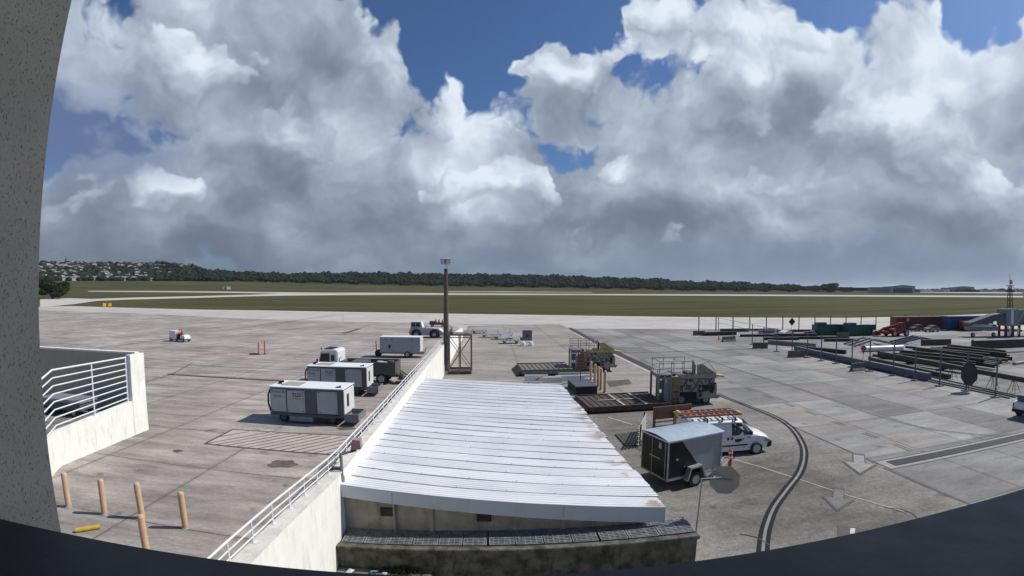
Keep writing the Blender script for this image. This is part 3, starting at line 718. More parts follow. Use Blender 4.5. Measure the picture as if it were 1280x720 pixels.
# ------------------------------------------------------------------ shed with the corrugated roof
def shed():
    t = thing('shed', 'low shed with a white corrugated metal roof and pale fascia beside the long white wall', 'shed', (WX, 13.3, 0))
    W = 9.6; D = 19.3
    def zr(x, y):   # roof surface, local coordinates
        l = 2.76 - .36 * y / D; r = 1.84 + .05 * y / D; return l + (r - l) * x / W
    def rw(y): return W + .0 - .25 * y / D
    n = 24; sw = D / n
    rm, T, b = newmat('white_corrugated_sheet')
    g = T.node('ShaderNodeTexCoord').outputs['Object']
    n1 = T.noise(T.mapv(g, (.22, 3, 1)), 1.6, 6, .7); n2 = T.noise(g, .5, 4, .6)
    c = T.mix(T.ss(n2, .35, .7, 0, 1), (.76, .77, .79), (.67, .69, .73))
    c = T.mix(T.ss(n1, .50, .76, 0, .42), c, (.50, .48, .44))
    x_, y_ = T.sep(g)[:2]
    rustm = T.m('MULTIPLY', T.ss(x_, 8.3, 9.5), T.ss(T.noise(g, .9, 4, .6), .55, .66))
    c = T.mix(T.m('MULTIPLY', rustm, .75), c, (.30, .17, .10))
    oi = T.node('ShaderNodeObjectInfo').outputs['Random']; c = T.v('SCALE', c, sc=T.lin(oi, 0, 1, .90, 1.06))
    T.put(b.inputs['Base Color'], c); b.inputs['Roughness'].default_value = .5; b.inputs['Metallic'].default_value = .0
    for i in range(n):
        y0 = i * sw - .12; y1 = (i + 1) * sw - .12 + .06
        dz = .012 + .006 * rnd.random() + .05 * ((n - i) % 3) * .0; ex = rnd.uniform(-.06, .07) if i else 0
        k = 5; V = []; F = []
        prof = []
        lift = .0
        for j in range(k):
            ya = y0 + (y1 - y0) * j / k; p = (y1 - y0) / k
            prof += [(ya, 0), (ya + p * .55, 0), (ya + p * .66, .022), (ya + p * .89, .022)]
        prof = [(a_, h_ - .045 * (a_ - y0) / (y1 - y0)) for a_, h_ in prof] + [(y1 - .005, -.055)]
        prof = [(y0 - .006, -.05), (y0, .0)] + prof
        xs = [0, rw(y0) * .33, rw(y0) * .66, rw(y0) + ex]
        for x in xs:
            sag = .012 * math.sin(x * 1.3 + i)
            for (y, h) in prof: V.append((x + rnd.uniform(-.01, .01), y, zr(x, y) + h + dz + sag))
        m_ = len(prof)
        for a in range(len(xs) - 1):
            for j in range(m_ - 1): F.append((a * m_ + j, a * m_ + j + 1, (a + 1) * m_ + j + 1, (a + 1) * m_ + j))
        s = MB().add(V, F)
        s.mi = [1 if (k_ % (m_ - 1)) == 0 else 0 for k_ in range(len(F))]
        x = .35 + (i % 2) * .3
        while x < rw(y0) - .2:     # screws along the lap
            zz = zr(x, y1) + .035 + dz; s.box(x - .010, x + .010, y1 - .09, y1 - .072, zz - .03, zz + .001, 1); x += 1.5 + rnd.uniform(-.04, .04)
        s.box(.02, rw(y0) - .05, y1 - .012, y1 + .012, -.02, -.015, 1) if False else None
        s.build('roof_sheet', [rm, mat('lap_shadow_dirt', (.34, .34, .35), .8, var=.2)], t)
    f = MB()
    f.add([(0, -.14, zr(0, 0) - .37), (W, -.14, zr(W, 0) - .50), (W, -.14, zr(W, 0) + .02), (0, -.14, zr(0, 0) + .02),
           (0, -.10, zr(0, 0) - .37), (W, -.10, zr(W, 0) - .50), (W, -.10, zr(W, 0) + .02), (0, -.10, zr(0, 0) + .02)],
          [(0, 1, 2, 3), (7, 6, 5, 4), (0, 4, 5, 1), (3, 2, 6, 7), (0, 3, 7, 4), (1, 5, 6, 2)])
    f.build('fascia', M['fascia'], t)
    for x in (1.5, 6.45): MB().box(x, x + .03, -.147, -.141, zr(x, 0) - .36, zr(x, 0) - .02).build('fascia_joint', M['galv'], t)
    wl = MB()
    wl.add([(0, .1, 0), (W - .6, .1, 0), (W - .6, .1, zr(W - .6, 0) - .1), (0, .1, zr(0, 0) - .1), (0, D - .2, 0), (W - .6, D - .2, 0), (W - .6, D - .2, zr(W - .6, D) - .1), (0, D - .2, zr(0, D) - .1)],
           [(0, 1, 2, 3), (5, 4, 7, 6), (1, 5, 6, 2), (4, 0, 3, 7)])
    wl.build('wall', M['shedwall'], t)
    for x in (2.55, 6.45): MB().box(x, x + .12, .05, .1, 1, zr(x, 0) - .3).build('pilaster', M['shedwall'], t)
    for x, z in ((1.1, 1.74), (3.95, 1.60)):
        v = MB().box(x, x + .42, .04, .09, z, z + .26, 0)
        for q in range(5): v.box(x + .03, x + .39, .025, .039, z + .03 + q * .046, z + .05 + q * .046, 1)
        v.build('vent', [M['black'], M['steel']], t)
    MB().cyl((1.52, .02, 1.2), (1.52, .02, 2.3), .035, .035, 8).build('pipe', M['shedwall'], t)
shed()

def planter():
    t = thing('grated_trough', 'mossy black concrete trough topped with steel grates in front of the shed', 'trough', (WX, 12.5, 0))
    W = 10.35
    b = MB(); b.box(0, W, -.16, 0, 0, 1.13); b.box(0, W, .98, 1.1, 0, 1.13); b.box(W - .12, W, 0, .98, 0, 1.13); b.box(0, W, 0, .98, 0, .7)
    b.build('wall', M['moss'], t, bevel=.02)
    b = MB(); b.box(-.0, W + .05, -.22, .02, 1.135, 1.25); b.box(W - .10, W + .06, .02, 1.12, 1.135, 1.245); b.build('rim', M['moss'], t, bevel=.015)
    # grates
    ws = [.62, .68, .66, .70, .66, .66, .72, .78, .78, .74, .80, .92, .72, .72, .75, .8, .8]
    x = .10; i = 0
    while x < W - .3 and i < len(ws):
        wd = ws[i]; g = MB(); gap = .03 if i not in (5, 9, 12) else .07; z = 1.275 + rnd.uniform(-.006, .012); tl = rnd.uniform(-.02, .02)
        x1 = x + wd if x + wd < W - .5 else W + .02
        g.box(x, x1, .04, .075, z - .03, z); g.box(x, x1, .93, .965, z - .03, z); g.box(x, x + .03, .075, .93, z - .03, z); g.box(x1 - .03, x1, .075, .93, z - .03, z)
        y = .12
        while y < .92: g.box(x + .03, x1 - .03, y, y + .045, z - .025, z - .003); y += .095
        q = x + .1
        while q < x1 - .06: g.box(q, q + .02, .075, .93, z - .022, z + .0); q += .16
        o = g.build('grate', M['grate'], t); x = x1 + gap; i += 1
    # pale ledge at the foot with litter and weeds
    l = thing('foot_ledge', 'low concrete ledge with litter and weeds at the foot of the mossy trough', 'ledge', (WX, 11.4, 0))
    MB().box(0, 2.7, -.2, .93, 0, .55).build('slab', mat('ledge_concrete', (.14, .135, .11), .9, var=.3, dirt=.6, dirtc=(.05, .05, .035)), l, bevel=.02)
    for (lx, ly, cx, nm, lab) in ((.3, .62, M['litter'], 'plastic_bag', 'white plastic scrap on the ledge by the white wall'), (1.0, .7, mat('blue_plastic', (.12, .25, .45), .4), 'plastic_bottle', 'blue plastic bottle lying on the ledge under the trough'), (1.35, .66, M['litter'], 'paper_cup', 'pale crushed cup on the ledge right of the blue bottle')):
        if nm == 'plastic_bottle':
            o = MB().cyl((0, 0, .04), (.18, .05, .04), .035, .03, 10).cyl((.18, .05, .04), (.21, .06, .04), .012, .012, 8).build(nm, cx, None, smooth=True)
        elif nm == 'paper_cup':
            o = MB().cyl((0, 0, .035), (.12, -.03, .045), .03, .045, 12).build(nm, cx, None, smooth=True)
        else:
            v = [(0, 0, 0), (.16, .02, .01), (.24, .12, .05), (.08, .15, .07), (.02, .09, .03), (.14, .09, .10)]
            o = MB().add(v, [(0, 1, 5), (1, 2, 5), (2, 3, 5), (3, 4, 5), (4, 0, 5), (4, 3, 2, 1, 0)]).build(nm, cx, None)
        o.location = (WX + lx, 11.4 + ly, .556); tag(o, lab, 'litter')
    wd = MB()
    for k in range(260):
        a = rnd.gauss(1.75, .3); b_ = .9 - abs(rnd.gauss(0, .10)); h = rnd.uniform(.05, .2); an = rnd.uniform(0, 6.3); c, s_ = math.cos(an) * .02, math.sin(an) * .02
        ln = (rnd.uniform(-.06, .06), rnd.uniform(-.08, .03))
        wd.add([(a - c, b_ - s_, .55), (a + c, b_ + s_, .55), (a + ln[0] + c, b_ + ln[1], .55 + h), (a + ln[0] - c, b_ + ln[1], .55 + h * .8)], [(0, 1, 2, 3)])
    o = wd.build('weeds', M['leaf'], None, loc=(WX, 11.4, 0)); tag(o, 'tuft of green weeds growing at the foot of the mossy trough', 'weeds', None, 'stuff')
planter()

# ------------------------------------------------------------------ left loading dock enclosure
def dock():
    X = -20.5
    t = thing('dock_enclosure', 'white walled loading ramp at the left with a grey shaded inner wall', 'wall', (X, 0, 0))
    def zt(y): return 2.02 + (y - 24.05) * .055
    T_ = .35
    V = [(0, 18.4, 0), (0, 24.05, 0), (0, 24.05, zt(24.05)), (0, 18.4, zt(18.4))]
    b = MB(); b.add(V + [(v[0] - T_, v[1], v[2]) for v in V], [(0, 1, 2, 3), (7, 6, 5, 4), (0, 4, 5, 1), (3, 2, 6, 7), (1, 5, 6, 2), (0, 3, 7, 4)])
    x2, y2 = 1.35, 15.9
    V = [(0, 18.4, 0), (x2, y2, 0), (x2, y2, zt(18.4) - .35), (0, 18.4, zt(18.4))]
    b.add(V + [(v[0] - T_, v[1] - .05, v[2]) for v in V], [(0, 1, 2, 3), (7, 6, 5, 4), (0, 4, 5, 1), (3, 2, 6, 7), (1, 5, 6, 2), (0, 3, 7, 4)])
    b.build('side_wall', M['wallwhite'], t)
    MB().box(-T_, 0.02, 24.05, 25.3, 0, 4.66).build('pillar', M['wallwhite'], t, bevel=.012)
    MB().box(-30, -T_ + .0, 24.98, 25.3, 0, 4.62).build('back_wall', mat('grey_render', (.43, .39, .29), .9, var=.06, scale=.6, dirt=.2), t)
    MB().box(-30, -T_, 24.95, 25.32, 4.62, 4.72).build('coping', M['wallwhite'], t)
    MB().box(-30, -T_, 12, 24.98, 1.0, 1.35).build('ramp_floor', mat('ramp_concrete', (.25, .24, .215), .9, var=.2), t)
    MB().box(-30, -29.7, 12, 25, 0, 4.6).build('end_wall', M['wallwhite'], t)
    r = thing('dock_railing', 'white eight-bar railing in the opening of the white ramp wall', 'railing', (X - .12, 0, 0))
    zt2 = lambda y: zt(y) + 2.62 + (y - 24) * -.0
    top0, topk = 4.52, 4.62
    for k in range(8):
        f = .09 + .91 * k / 7
        b = MB(); za = zt(23.75) + (4.56 - zt(23.75)) * f; zb = zt(18.4) + (4.62 - zt(18.4)) * f
        pts = [Vector((0, 23.8, za)), Vector((0, 18.45, zb)), Vector((.72, 17.0, zb - .26)), Vector((1.35, 15.9, zb - .5))]
        b.tube(pts, .034 if k < 7 else .045, 8); b.build('rail', M['white'], r, smooth=True)
    for y in (23.8, 21.1):
        b = MB().cyl((0, y, zt(y)), (0, y, 4.58), .04, .04, 8); b.build('post', M['white'], r, smooth=True)
    c = thing('covered_cart', 'low dark grey cart parked inside the white ramp, seen through its railing', 'cart', (X - 3.6, 22.6, 1.35))
    MB().box(-1.6, 1.6, -.7, .7, .35, .75).build('body', M['dgrey'], c, bevel=.04); MB().box(-1.65, 1.65, -.75, .75, .75, .95).build('top', M['mgrey'], c, bevel=.05)
    for sx in (-1.1, 1.1):
        for sy in (-.62, .62): wheel(c, sx, sy, .25, .16, -1 if sy < 0 else 1)
dock()

# ------------------------------------------------------------------ bollards
def bollard(label, loc, h=1.42, r=.115, group=None):
    t = MB().lathe([(r, 0), (r, h - r * .9), (r * .92, h - r * .45), (r * .65, h - r * .12), (r * .2, h)], 18).build('bollard', M['tan'], None, smooth=True)
    b_ = MB().lathe([(r + .05, 0), (r + .05, .015), (r + .02, .05), (r + .002, .06)], 16).build('collar', M['mgrey'], t, smooth=True)
    t.location = loc; return tag(t, label, 'bollard', group)
for i, (x, y) in enumerate(((86, 634), (131, 643), (178, 648), (232, 660))):
    b = bollard('tan steel bollard in the row of four, ' + ('leftmost, nearest the stucco wall', 'second from the left', 'third from the left', 'rightmost')[i], at(x, y), group='tan bollards on the left apron')
    b.rotation_euler = (R((i - 1) * 1.), R((-1, 1.5, -1, 1)[i]), 0)
bollard('tan steel bollard standing alone in front of the row of four', at(184, 694), group='tan bollards on the left apron')
for i, (x, y) in enumerate(((756, 491), (751, 487.5), (747.5, 484.5), (743.5, 480.5), (738.5, 476.5))):
    bollard('slim tan bollard by the black box in the yard, %s of five' % ORD[i], at(x, y), 1.85, .12, group='tan bollards in the yard')
o = MB().cyl((0, 0, .09), (.62, .55, .09), .085, .085, 12).build('parking_stop', [M['yellow']], None, smooth=True); o.location = at(95, 666); tag(o, 'yellow pipe lying on the ground by the leftmost bollard', 'pipe')

# ------------------------------------------------------------------ ground power units
def gpu():
    t = thing('ground_power_unit', 'x', 'generator', group='white boxed ground power units parked on the apron')
    L, Wd = 5.0, 2.15
    MB().box(0, L + .02, 0, Wd, .50, .66).box(.02, L, -.03, 0, .56, .62).build('chassis', M['dgrey'], t, bevel=.015)
    MB().box(.03, L - .03, .05, Wd - .03, .66, 2.28).build('body', M['dgrey'], t, bevel=.02)
    MB().box(.10, 1.17, .015, .048, .74, 2.16).build('door_panel', M['panel'], t, bevel=.012)
    MB().box(1.22, 2.46, .015, .048, .72, 2.13).build('door_panel', M['panel'], t, bevel=.012)
    MB().box(3.28, 4.62, .01, .048, .74, 2.14).build('door_panel', M['panel'], t, bevel=.012)
    MB().box(L - .032, L + .03, .12, Wd - .1, .7, 2.2).build('end_panel', M['white'], t, bevel=.01)
    MB().box(L + .031, L + .036, .6, 1.0, 1.1, 1.9).build('vent', M['black'], t)
    MB().box(-.03, L + .04, -.04, Wd + .04, 2.28, 2.335).build('roof', M['roofwhite'], t, bevel=.012)
    MB().box(.6, 1.9, .5, 1.7, 2.34, 2.36).build('hatch', M['lgrey'], t)
    MB().cyl((.35, .9, 2.33), (.35, .9, 2.46), .13, .13, 12).cyl((.35, .9, 2.46), (.62, .9, 2.5), .07, .07, 8).build('exhaust', M['black'], t)
    MB().cyl((L - .35, .5, 2.33), (L - .35, .5, 2.45), .07, .06, 10).box(L - .6, L - .4, .35, .65, 2.33, 2.38).build('beacon', M['black'], t)
    for x in (1.19, 1.20): pass
    MB().box(1.175, 1.215, .0, .03, .78, 2.1).build('hinge', M['black'], t)
    for x, z in ((.16, 2.08), (.16, .8), (1.30, .8), (2.3, .8), (3.36, 2.06), (4.5, 2.0), (4.5, .84), (3.4, .8)):
        MB().box(x, x + .09, .0, .014, z, z + .045).build('latch', M['black'], t)
    # hoses on the left end
    MB().tube([Vector((-.02, .2, 2.1)), Vector((-.14, .15, 1.8)), Vector((-.17, .15, 1.2)), Vector((-.05, .2, .7))], .06, 8).build('cable', M['black'], t, smooth=True)
    MB().box(-.1, 0, .5, 1.6, 1.0, 1.9).build('control_box', M['orange'], t)
    # tray with open top at the right end
    b = MB(); b.box(L + .04, L + .95, -.02, .03, .28, .78); b.box(L + .04, L + .95, 1.5, 1.55, .38, .78); b.box(L + .9, L + .95, .03, 1.5, .38, .78); b.box(L + .04, L + .9, .03, 1.5, .36, .41)
    b.build('tray', M['mgrey'], t); MB().box(L + .15, L + .8, .2, 1.3, .42, .55).build('tray_contents', M['black'], t)
    MB().box(1.35, 2.95, -.01, .8, .16, .49).build('tank', M['mgrey'], t, bevel=.02)
    for x in (.75, L - .9):
        for y in (.45, Wd - .45):
                wt = wheel(t, x, y, .30, .22, -1 if y < 1 else 1); wt.children[0].data.materials[0] = M['dgrey']  # rims coloured dark to stand in for the shade under the body
    ltr = text('AVITRA', .155, M['dgrey'], t, (.17, .010, 1.93), (R(90), 0, 0), stretch=1.25)
    text('TLD', .31, M['black'], t, (1.58, .008, 1.74), (R(90), 0, 0), stretch=1.1)
    MB().box(1.60, 2.16, .006, .014, 1.55, 1.66).build('name_plate', M['dullyellow'], t)
    MB().cyl((.98, .012, 2.0), (.98, .004, 2.0), .075, .075, 16).build('logo_disc', M['dgrey'], t)
    MB().box(2.30, 2.38, .006, .014, 1.93, 2.09).build('label_sticker', mat('blue_sticker', (.15, .28, .45), .5), t)
    MB().box(2.30, 2.38, .006, .014, 1.52, 1.90).build('label_sticker', mat('green_sticker', (.30, .42, .06), .5), t)
    return t
g1 = gpu(); g1.location = (-13.85, 28.85, 0); g1.rotation_euler = (0, 0, R(-GL)); g1['label'] = 'white ground power unit nearest the camera, marked GP1730, on the left apron'
g2 = copy_tree(g1, (-14.55, 37.3, 0), R(-1.5), 'white ground power unit marked GP1092, just behind the nearest one')
text('GP1730', .17, M['dgrey'], g1, (.32, .010, 1.66), (R(90), 0, 0)); text('GP1092', .17, M['dgrey'], g2, (.17, .010, 1.66), (R(90), 0, 0))

def gpu_trailer():
    p = Vector((-13.4, 59.2, 0))
    t = thing('towed_generator', 'white towed generator trailer with a dark wheel, third behind the power units', 'generator', p, R(-3))
    L = 5.1
    MB().box(0, L, 0, 2.0, .62, 2.5).build('body', M['panel'], t, bevel=.04)
    MB().box(-.04, L + .03, -.04, 2.04, 2.5, 2.58).build('roof', M['roofwhite'], t, bevel=.02)
    MB().box(L + .0, L + .03, .1, 1.9, .8, 2.45).build('end_panel', M['white'], t)
    MB().box(1.72, 3.9, -.015, .0, .75, 2.3).build('door_panel', M['panel'], t, bevel=.006); [MB().box(x_, x_ + .03, -.01, 0, .65, 2.45).build('seam', M['mgrey'], t) for x_ in (4.05, 1.66)]
    MB().box(1.12, 1.4, -.012, .0, 1.15, 1.6).build('meter', M['black'], t); MB().box(2.95, 2.99, -.02, -.015, 1.1, 1.6).build('handle', M['mgrey'], t)
    text('AVITRA', .15, M['dgrey'], t, (.55, -.008, 2.2), (R(90), 0, 0)); MB().cyl((1.55, -.005, 2.27), (1.55, -.012, 2.27), .07, .07, 12).build('logo_disc', M['dgrey'], t)
    MB().box(-.1, L + .4, .3, 1.7, .45, .62).build('chassis', M['mgrey'], t)
    for y in (.1, 1.9): wheel(t, 3.5, y, .42, .26, -1 if y < 1 else 1)
    MB().tube([Vector((-.1, 1, .5)), Vector((-.9, 1, .5))], .06).build('tow_bar', M['dgrey'], t)
    MB().cyl((-.45, .75, .42), (-.45, 1.25, .42), .42, .42, 16).build('spare_wheel', M['tyre'], t)
    MB().cyl((-.7, 1, .45), (-.78, 1, 1.95), .055, .055, 8).build('jack_handle', M['steel'], t)
    MB().bar((L + .4, .6, .6), (L + .7, .6, 1.25), .07, .12).build('hitch', M['lgrey'], t); MB().box(L, L + .5, .2, .9, .5, .8).build('step', M['galv'], t)
gpu_trailer()

# ------------------------------------------------------------------ flatbed service truck
def truck():
    t = thing('flatbed_truck', 'white cabbed truck with an olive open bed parked behind the second power unit', 'truck', (-15.35, 42.3, 0), R(-2))
    c = MB(); pr = [(0, .75), (.0, 1.55), (.22, 2.75), (.38, 2.98), (1.75, 3.02), (1.9, 2.9), (1.9, .75)]
    c.prism(pr, 0, 2.2).build('cab', M['white'], t, bevel=.07, smooth=True)
    MB().add([(-.015, .18, 1.62), (-.015, 2.02, 1.62), (.17, 1.95, 2.62), (.17, .25, 2.62)], [(0, 1, 2, 3)]).build('windscreen', glassm(), t)
    MB().prism([(.09, 1.50), (.30, 2.66), (1.12, 2.70), (1.12, 1.50)], -.015, -.004).build('side_window', glassm(), t)
    MB().prism([(1.25, 2.0), (1.25, 2.55), (1.6, 2.55), (1.6, 2.0)], -.015, -.004).build('rear_window', glassm(), t)
    MB().box(-.08, .02, .1, 2.1, .5, .95).build('bumper', M['dgrey'], t, bevel=.03)
    for y in (.3, 1.8): MB().box(-.1, -.07, y - .14, y + .14, .98, 1.16).build('headlight', M['lgrey'], t)
    MB().box(-.05, .03, -.25, -.08, 1.7, 2.2).build('mirror', M['black'], t)
    MB().box(.5, 1.3, .3, 1.9, 3.03, 3.08).build('roof_rack', M['black'], t); MB().cyl((.2, .4, 2.95), (.2, .4, 3.15), .06, .05).build('beacon', M['black'], t)
    MB().box(.4, 7.3, .5, 1.7, .6, .85).build('chassis', M['dgrey'], t)
    b = MB(); b.box(2.05, 7.2, 0, .07, .98, 1.98); b.box(2.05, 7.2, 2.2, 2.27, .98, 1.98); b.box(2.05, 2.12, .07, 2.2, .98, 1.98); b.box(7.13, 7.2, .07, 2.2, .98, 1.98); b.box(2.05, 7.2, 0, 2.27, .86, .98)
    b.build('bed', M['olive'], t, bevel=.01)
    for x in (2.6, 3.5, 4.4, 5.3, 6.2): MB().box(x, x + .07, -.03, 0, .98, 1.95).build('bed_rib', M['olive'], t)
    for k, (x, y, s) in enumerate(((5.0, .6, .7), (5.9, .9, .6), (6.5, 1.4, .5), (5.4, 1.6, .5), (4.0, .8, .6))):
        MB().box(x - s / 2, x + s / 2, y - .3, y + .3, 1.0, 1.85 + .05 * (k % 3)).build('crate', M[('fascia', 'panel', 'bluesteel', 'fascia', 'dgrey')[k]], t, bevel=.02)
    MB().box(3.0, 4.4, .2, 2.1, 1.0, 1.93).build('toolbox', M['dgrey'], t)
    for x in (1.0, 5.9):
        for y in (.15, 2.1): wheel(t, x, y, .5, .3, -1 if y < 1 else 1)
    b = MB(); b.tube([Vector((7.2, .3, 1.0)), Vector((7.9, .25, .55)), Vector((8.0, .2, .2))], .05); b.tube([Vector((7.2, 1.9, 1.0)), Vector((7.9, 1.95, .55))], .05); b.box(7.3, 8.2, .2, 1.9, .42, .5); b.box(7.4, 7.7, .4, 1.1, .5, .85); b.box(7.6, 7.66, .1, .2, .1, 1.2)
    b.build('tail_gear', M['steel'], t)
    MB().tube([Vector((2.0, .2, 1.9)), Vector((2.0, .2, 2.25)), Vector((2.15, .2, 2.35))], .03).build('hook', M['steel'], t)
truck()

def tug():
    t = thing('pushback_tug', 'white low aircraft tug with black wheels beyond the generator trailer', 'tug', (-13.6, 83.9, 0), R(-2))
    MB().prism([(-.05, .45), (-.05, 1.55), (.35, 1.75), (2.8, 1.72), (5.0, 1.62), (5.9, .95), (5.95, .45)], 0, 2.4).build('body', M['panel'], t, bevel=.08)
    MB().prism([(.1, 1.70), (.2, 2.75), (1.95, 2.75), (2.2, 1.70)], .15, 2.2).build('cab', M['panel'], t, bevel=.05)
    MB().add([(1.975, .2, 2.7), (2.2, .2, 1.8), (2.2, 2.15, 1.8), (1.975, 2.15, 2.7)], [(0, 1, 2, 3)]).build('windscreen', M['white'], t)
    MB().box(.3, .95, .125, .148, 1.95, 2.6).build('side_window', glassm(), t); MB().box(1.1, 1.8, .125, .148, 1.95, 2.6).build('side_window', glassm(), t)
    MB().box(.12, 2.0, .1, 2.25, 2.75, 2.83).build('roof', M['white'], t, bevel=.03)
    for x in (1.15, 4.35):
        for y in (.02, 2.3):
            MB().cyl((x, y - .18 if y < 1 else y + .1, .66), (x, y + .1 if y < 1 else y + .18, .66), .86, .86, 24).build('wheel_arch', M['black'], t)
            wheel(t, x, y - .12 if y < 1 else y + .12, .62, .4, -1 if y < 1 else 1, .5)
    MB().prism([(5.1, 1.60), (5.92, .98), (5.92, .85), (5.0, 1.5)], .1, 2.3).build('nose', M['white'], t, bevel=.02)
    MB().box(5.9, 6.15, .8, 1.6, .5, .75).build('hitch', M['black'], t)
    MB().box(-.15, -.05, .2, 2.2, .6, 1.2).build('bumper', M['black'], t)
    MB().cyl((2.7, .5, 1.72), (2.7, .5, 1.9), .1, .1).build('beacon', M['dgrey'], t)
    for x in (2.9, 3.6): MB().prism([(x, 1.73), (x + .5, 1.73), (x + .25, 1.80)], .7, 1.7).build('hood_vent', M['white'], t)
tug()
def farcart():
    t = thing('equipment_cart', 'low dark cart with orange and yellow load beyond the aircraft tug', 'cart', (-13.1, 108.5, 0))
    MB().box(0, 3.6, 0, 1.6, .5, .95).build('deck', M['rust'], t); MB().box(0, 1.2, 0, 1.6, .95, 1.3).build('box', M['dgrey'], t)
    for x, m in ((1.4, 'cone'), (2.1, 'cone'), (2.9, 'dullyellow')): MB().cyl((x, .8, .95), (x, .8, 1.7), .25, .12, 10).build('load', M[m], t)
    for x in (.6, 3.0):
        for y in (.1, 1.5): wheel(t, x, y, .3, .2)
farcart()

# ------------------------------------------------------------------ person helper (one skinned body, clothing as children)
def skin_fig(name, joints, edges, radii, m, parent=None, sub=2):
    me = bpy.data.meshes.new(name); me.from_pydata(joints, edges, [])
    o = bpy.data.objects.new(name, me); col.objects.link(o)
    md = o.modifiers.new('skin', 'SKIN'); me.skin_vertices
    sv = me.skin_vertices[0].data if me.skin_vertices else None
    if sv is None:
        bm = bmesh.new(); bm.from_mesh(me); bm.verts.layers.skin.verify(); bm.to_mesh(me); bm.free(); sv = me.skin_vertices[0].data
    for i, r in enumerate(radii): sv[i].radius = (r, r) if not isinstance(r, tuple) else r; sv[i].use_root = (i == 0)
    s = o.modifiers.new('sub', 'SUBSURF'); s.levels = sub; s.render_levels = sub
    bpy.context.view_layer.update()
    m2 = bpy.data.meshes.new_from_object(o.evaluated_get(bpy.context.evaluated_depsgraph_get()))
    o.modifiers.clear(); o.data = m2; m2.materials.clear(); m2.materials.append(m)
    m2.polygons.foreach_set('use_smooth', [True] * len(m2.polygons))
    if parent: o.parent = parent
    return o
def seated_person(loc, rot, label, vest):
    """seat at local z .0, facing -x"""
    J = [(0, 0, .1), (0, 0, .35), (0, 0, .55), (0, 0, .64), (-.01, 0, .72), (-.02, 0, .84),          # pelvis..head
         (0, .19, .56), (-.12, .26, .32), (-.36, .16, .30), (-.44, .14, .31),
         (0, -.19, .56), (-.12, -.26, .32), (-.36, -.16, .30), (-.44, -.14, .31),
         (-.05, .10, .08), (-.45, .12, .10), (-.45, .12, -.32), (-.58, .12, -.38),
         (-.05, -.10, .08), (-.45, -.12, .10), (-.45, -.12, -.32), (-.58, -.12, -.38)]
    E = [(0, 1), (1, 2), (2, 3), (3, 4), (4, 5), (2, 6), (6, 7), (7, 8), (8, 9), (2, 10), (10, 11), (11, 12), (12, 13), (0, 14), (14, 15), (15, 16), (16, 17), (0, 18), (18, 19), (19, 20), (20, 21)]
    Rr = [.15, .14, .15, .06, .075, .095, .07, .045, .035, .035, .07, .045, .035, .035, .09, .065, .05, .05, .09, .065, .05, .05]
    b = skin_fig('person', J, E, Rr, M['skin']); b.location = loc; b.rotation_euler = (0, 0, rot); tag(b, label, 'person')
    skin_fig('vest', [(0, 0, .06), (0, 0, .3), (0, 0, .57), (0, .17, .57), (-.07, .235, .42), (0, -.17, .57), (-.07, -.235, .42)], [(0, 1), (1, 2), (2, 3), (3, 4), (2, 5), (5, 6)], [.175, .18, .17, .10, .075, .10, .075], vest, b)
    skin_fig('trousers', [(0, 0, .07), (-.05, .10, .08), (-.45, .12, .10), (-.45, .12, -.30), (-.05, -.10, .08), (-.45, -.12, .10), (-.45, -.12, -.30)], [(0, 1), (1, 2), (2, 3), (0, 4), (4, 5), (5, 6)], [.17, .11, .085, .07, .11, .085, .07], M['trousers'], b)
    MB().lathe([(.01, .115), (.07, .10), (.10, .05), (.105, 0.0)], 14, 0, Matrix.Translation((-.01, 0, .84))).build('cap', M['black'], b, smooth=True)
    return b
def tractor():
    p = at(222, 427)
    t = thing('baggage_tractor', 'small white baggage tractor driven across the far left apron', 'tractor', (p.x - 1.2, p.y, 0), R(-14))
    MB().box(-.5, 1.15, -.1, 1.3, .42, 1.72).build('box_body', M['white'], t, bevel=.05)
    MB().box(-.6, 3.2, -.05, 1.35, .28, .50).build('chassis', M['dgrey'], t)
    MB().prism([(2.1, .5), (2.1, .95), (2.5, 1.15), (3.15, 1.0), (3.25, .5)], 0, 1.3).build('bonnet', M['white'], t, bevel=.04)
    MB().box(1.2, 1.9, .1, 1.2, .5, 1.02).build('seat', M['black'], t, bevel=.05)
    MB().tube([Vector((2.1, .6, .9)), Vector((1.85, .6, 1.3))], .03).build('steering_column', M['black'], t)
    for x in (-.1, 2.75):
        for y in (0, 1.3): wheel(t, x, y, .32, .2, -1 if y < 1 else 1, .65)
    L = t.matrix_basis @ Vector((1.5, .4, 1.05)); L2 = t.matrix_basis @ Vector((1.35, .95, 1.05))
    seated_person(L, t.rotation_euler.z + R(180), 'person in a bright orange-pink vest driving the white baggage tractor', M['hivis'])
    seated_person(L2, t.rotation_euler.z + R(180), 'person in a dark red top riding beside the tractor driver', M['red'])
tractor()

# ------------------------------------------------------------------ cones and delineators
def cone(loc, h, label, col_='cone'):
    t = thing('traffic_cone', label, 'cone', loc)
    MB().box(-.2 * h, .2 * h, -.2 * h, .2 * h, 0, .05).build('base', M[col_], t); MB().lathe([(.15 * h, .05), (.035 * h, h), (.01, h)], 14).build('body', M[col_], t, smooth=True)
def delineator(loc, h, label, bands=True):
    t = thing('delineator_post', label, 'traffic post', loc)
    MB().box(-.22, .22, -.22, .22, 0, .06).build('base', M['black'], t, bevel=.015); MB().lathe([(.09, .06), (.09, h - .05), (.05, h)], 12).build('tube', M['cone'], t, smooth=True)
    if bands:
        for z in (h * .62, h * .82): MB().lathe([(.094, z), (.094, z + .09)], 12).build('reflective_band', M['white'], t, smooth=True)
delineator(at(331, 443), 1.75, 'tall red traffic post right of its pair on the left apron', False)
delineator(at(323.5, 443.5), 1.6, 'tall dull red traffic post left of its pair on the left apron', False)
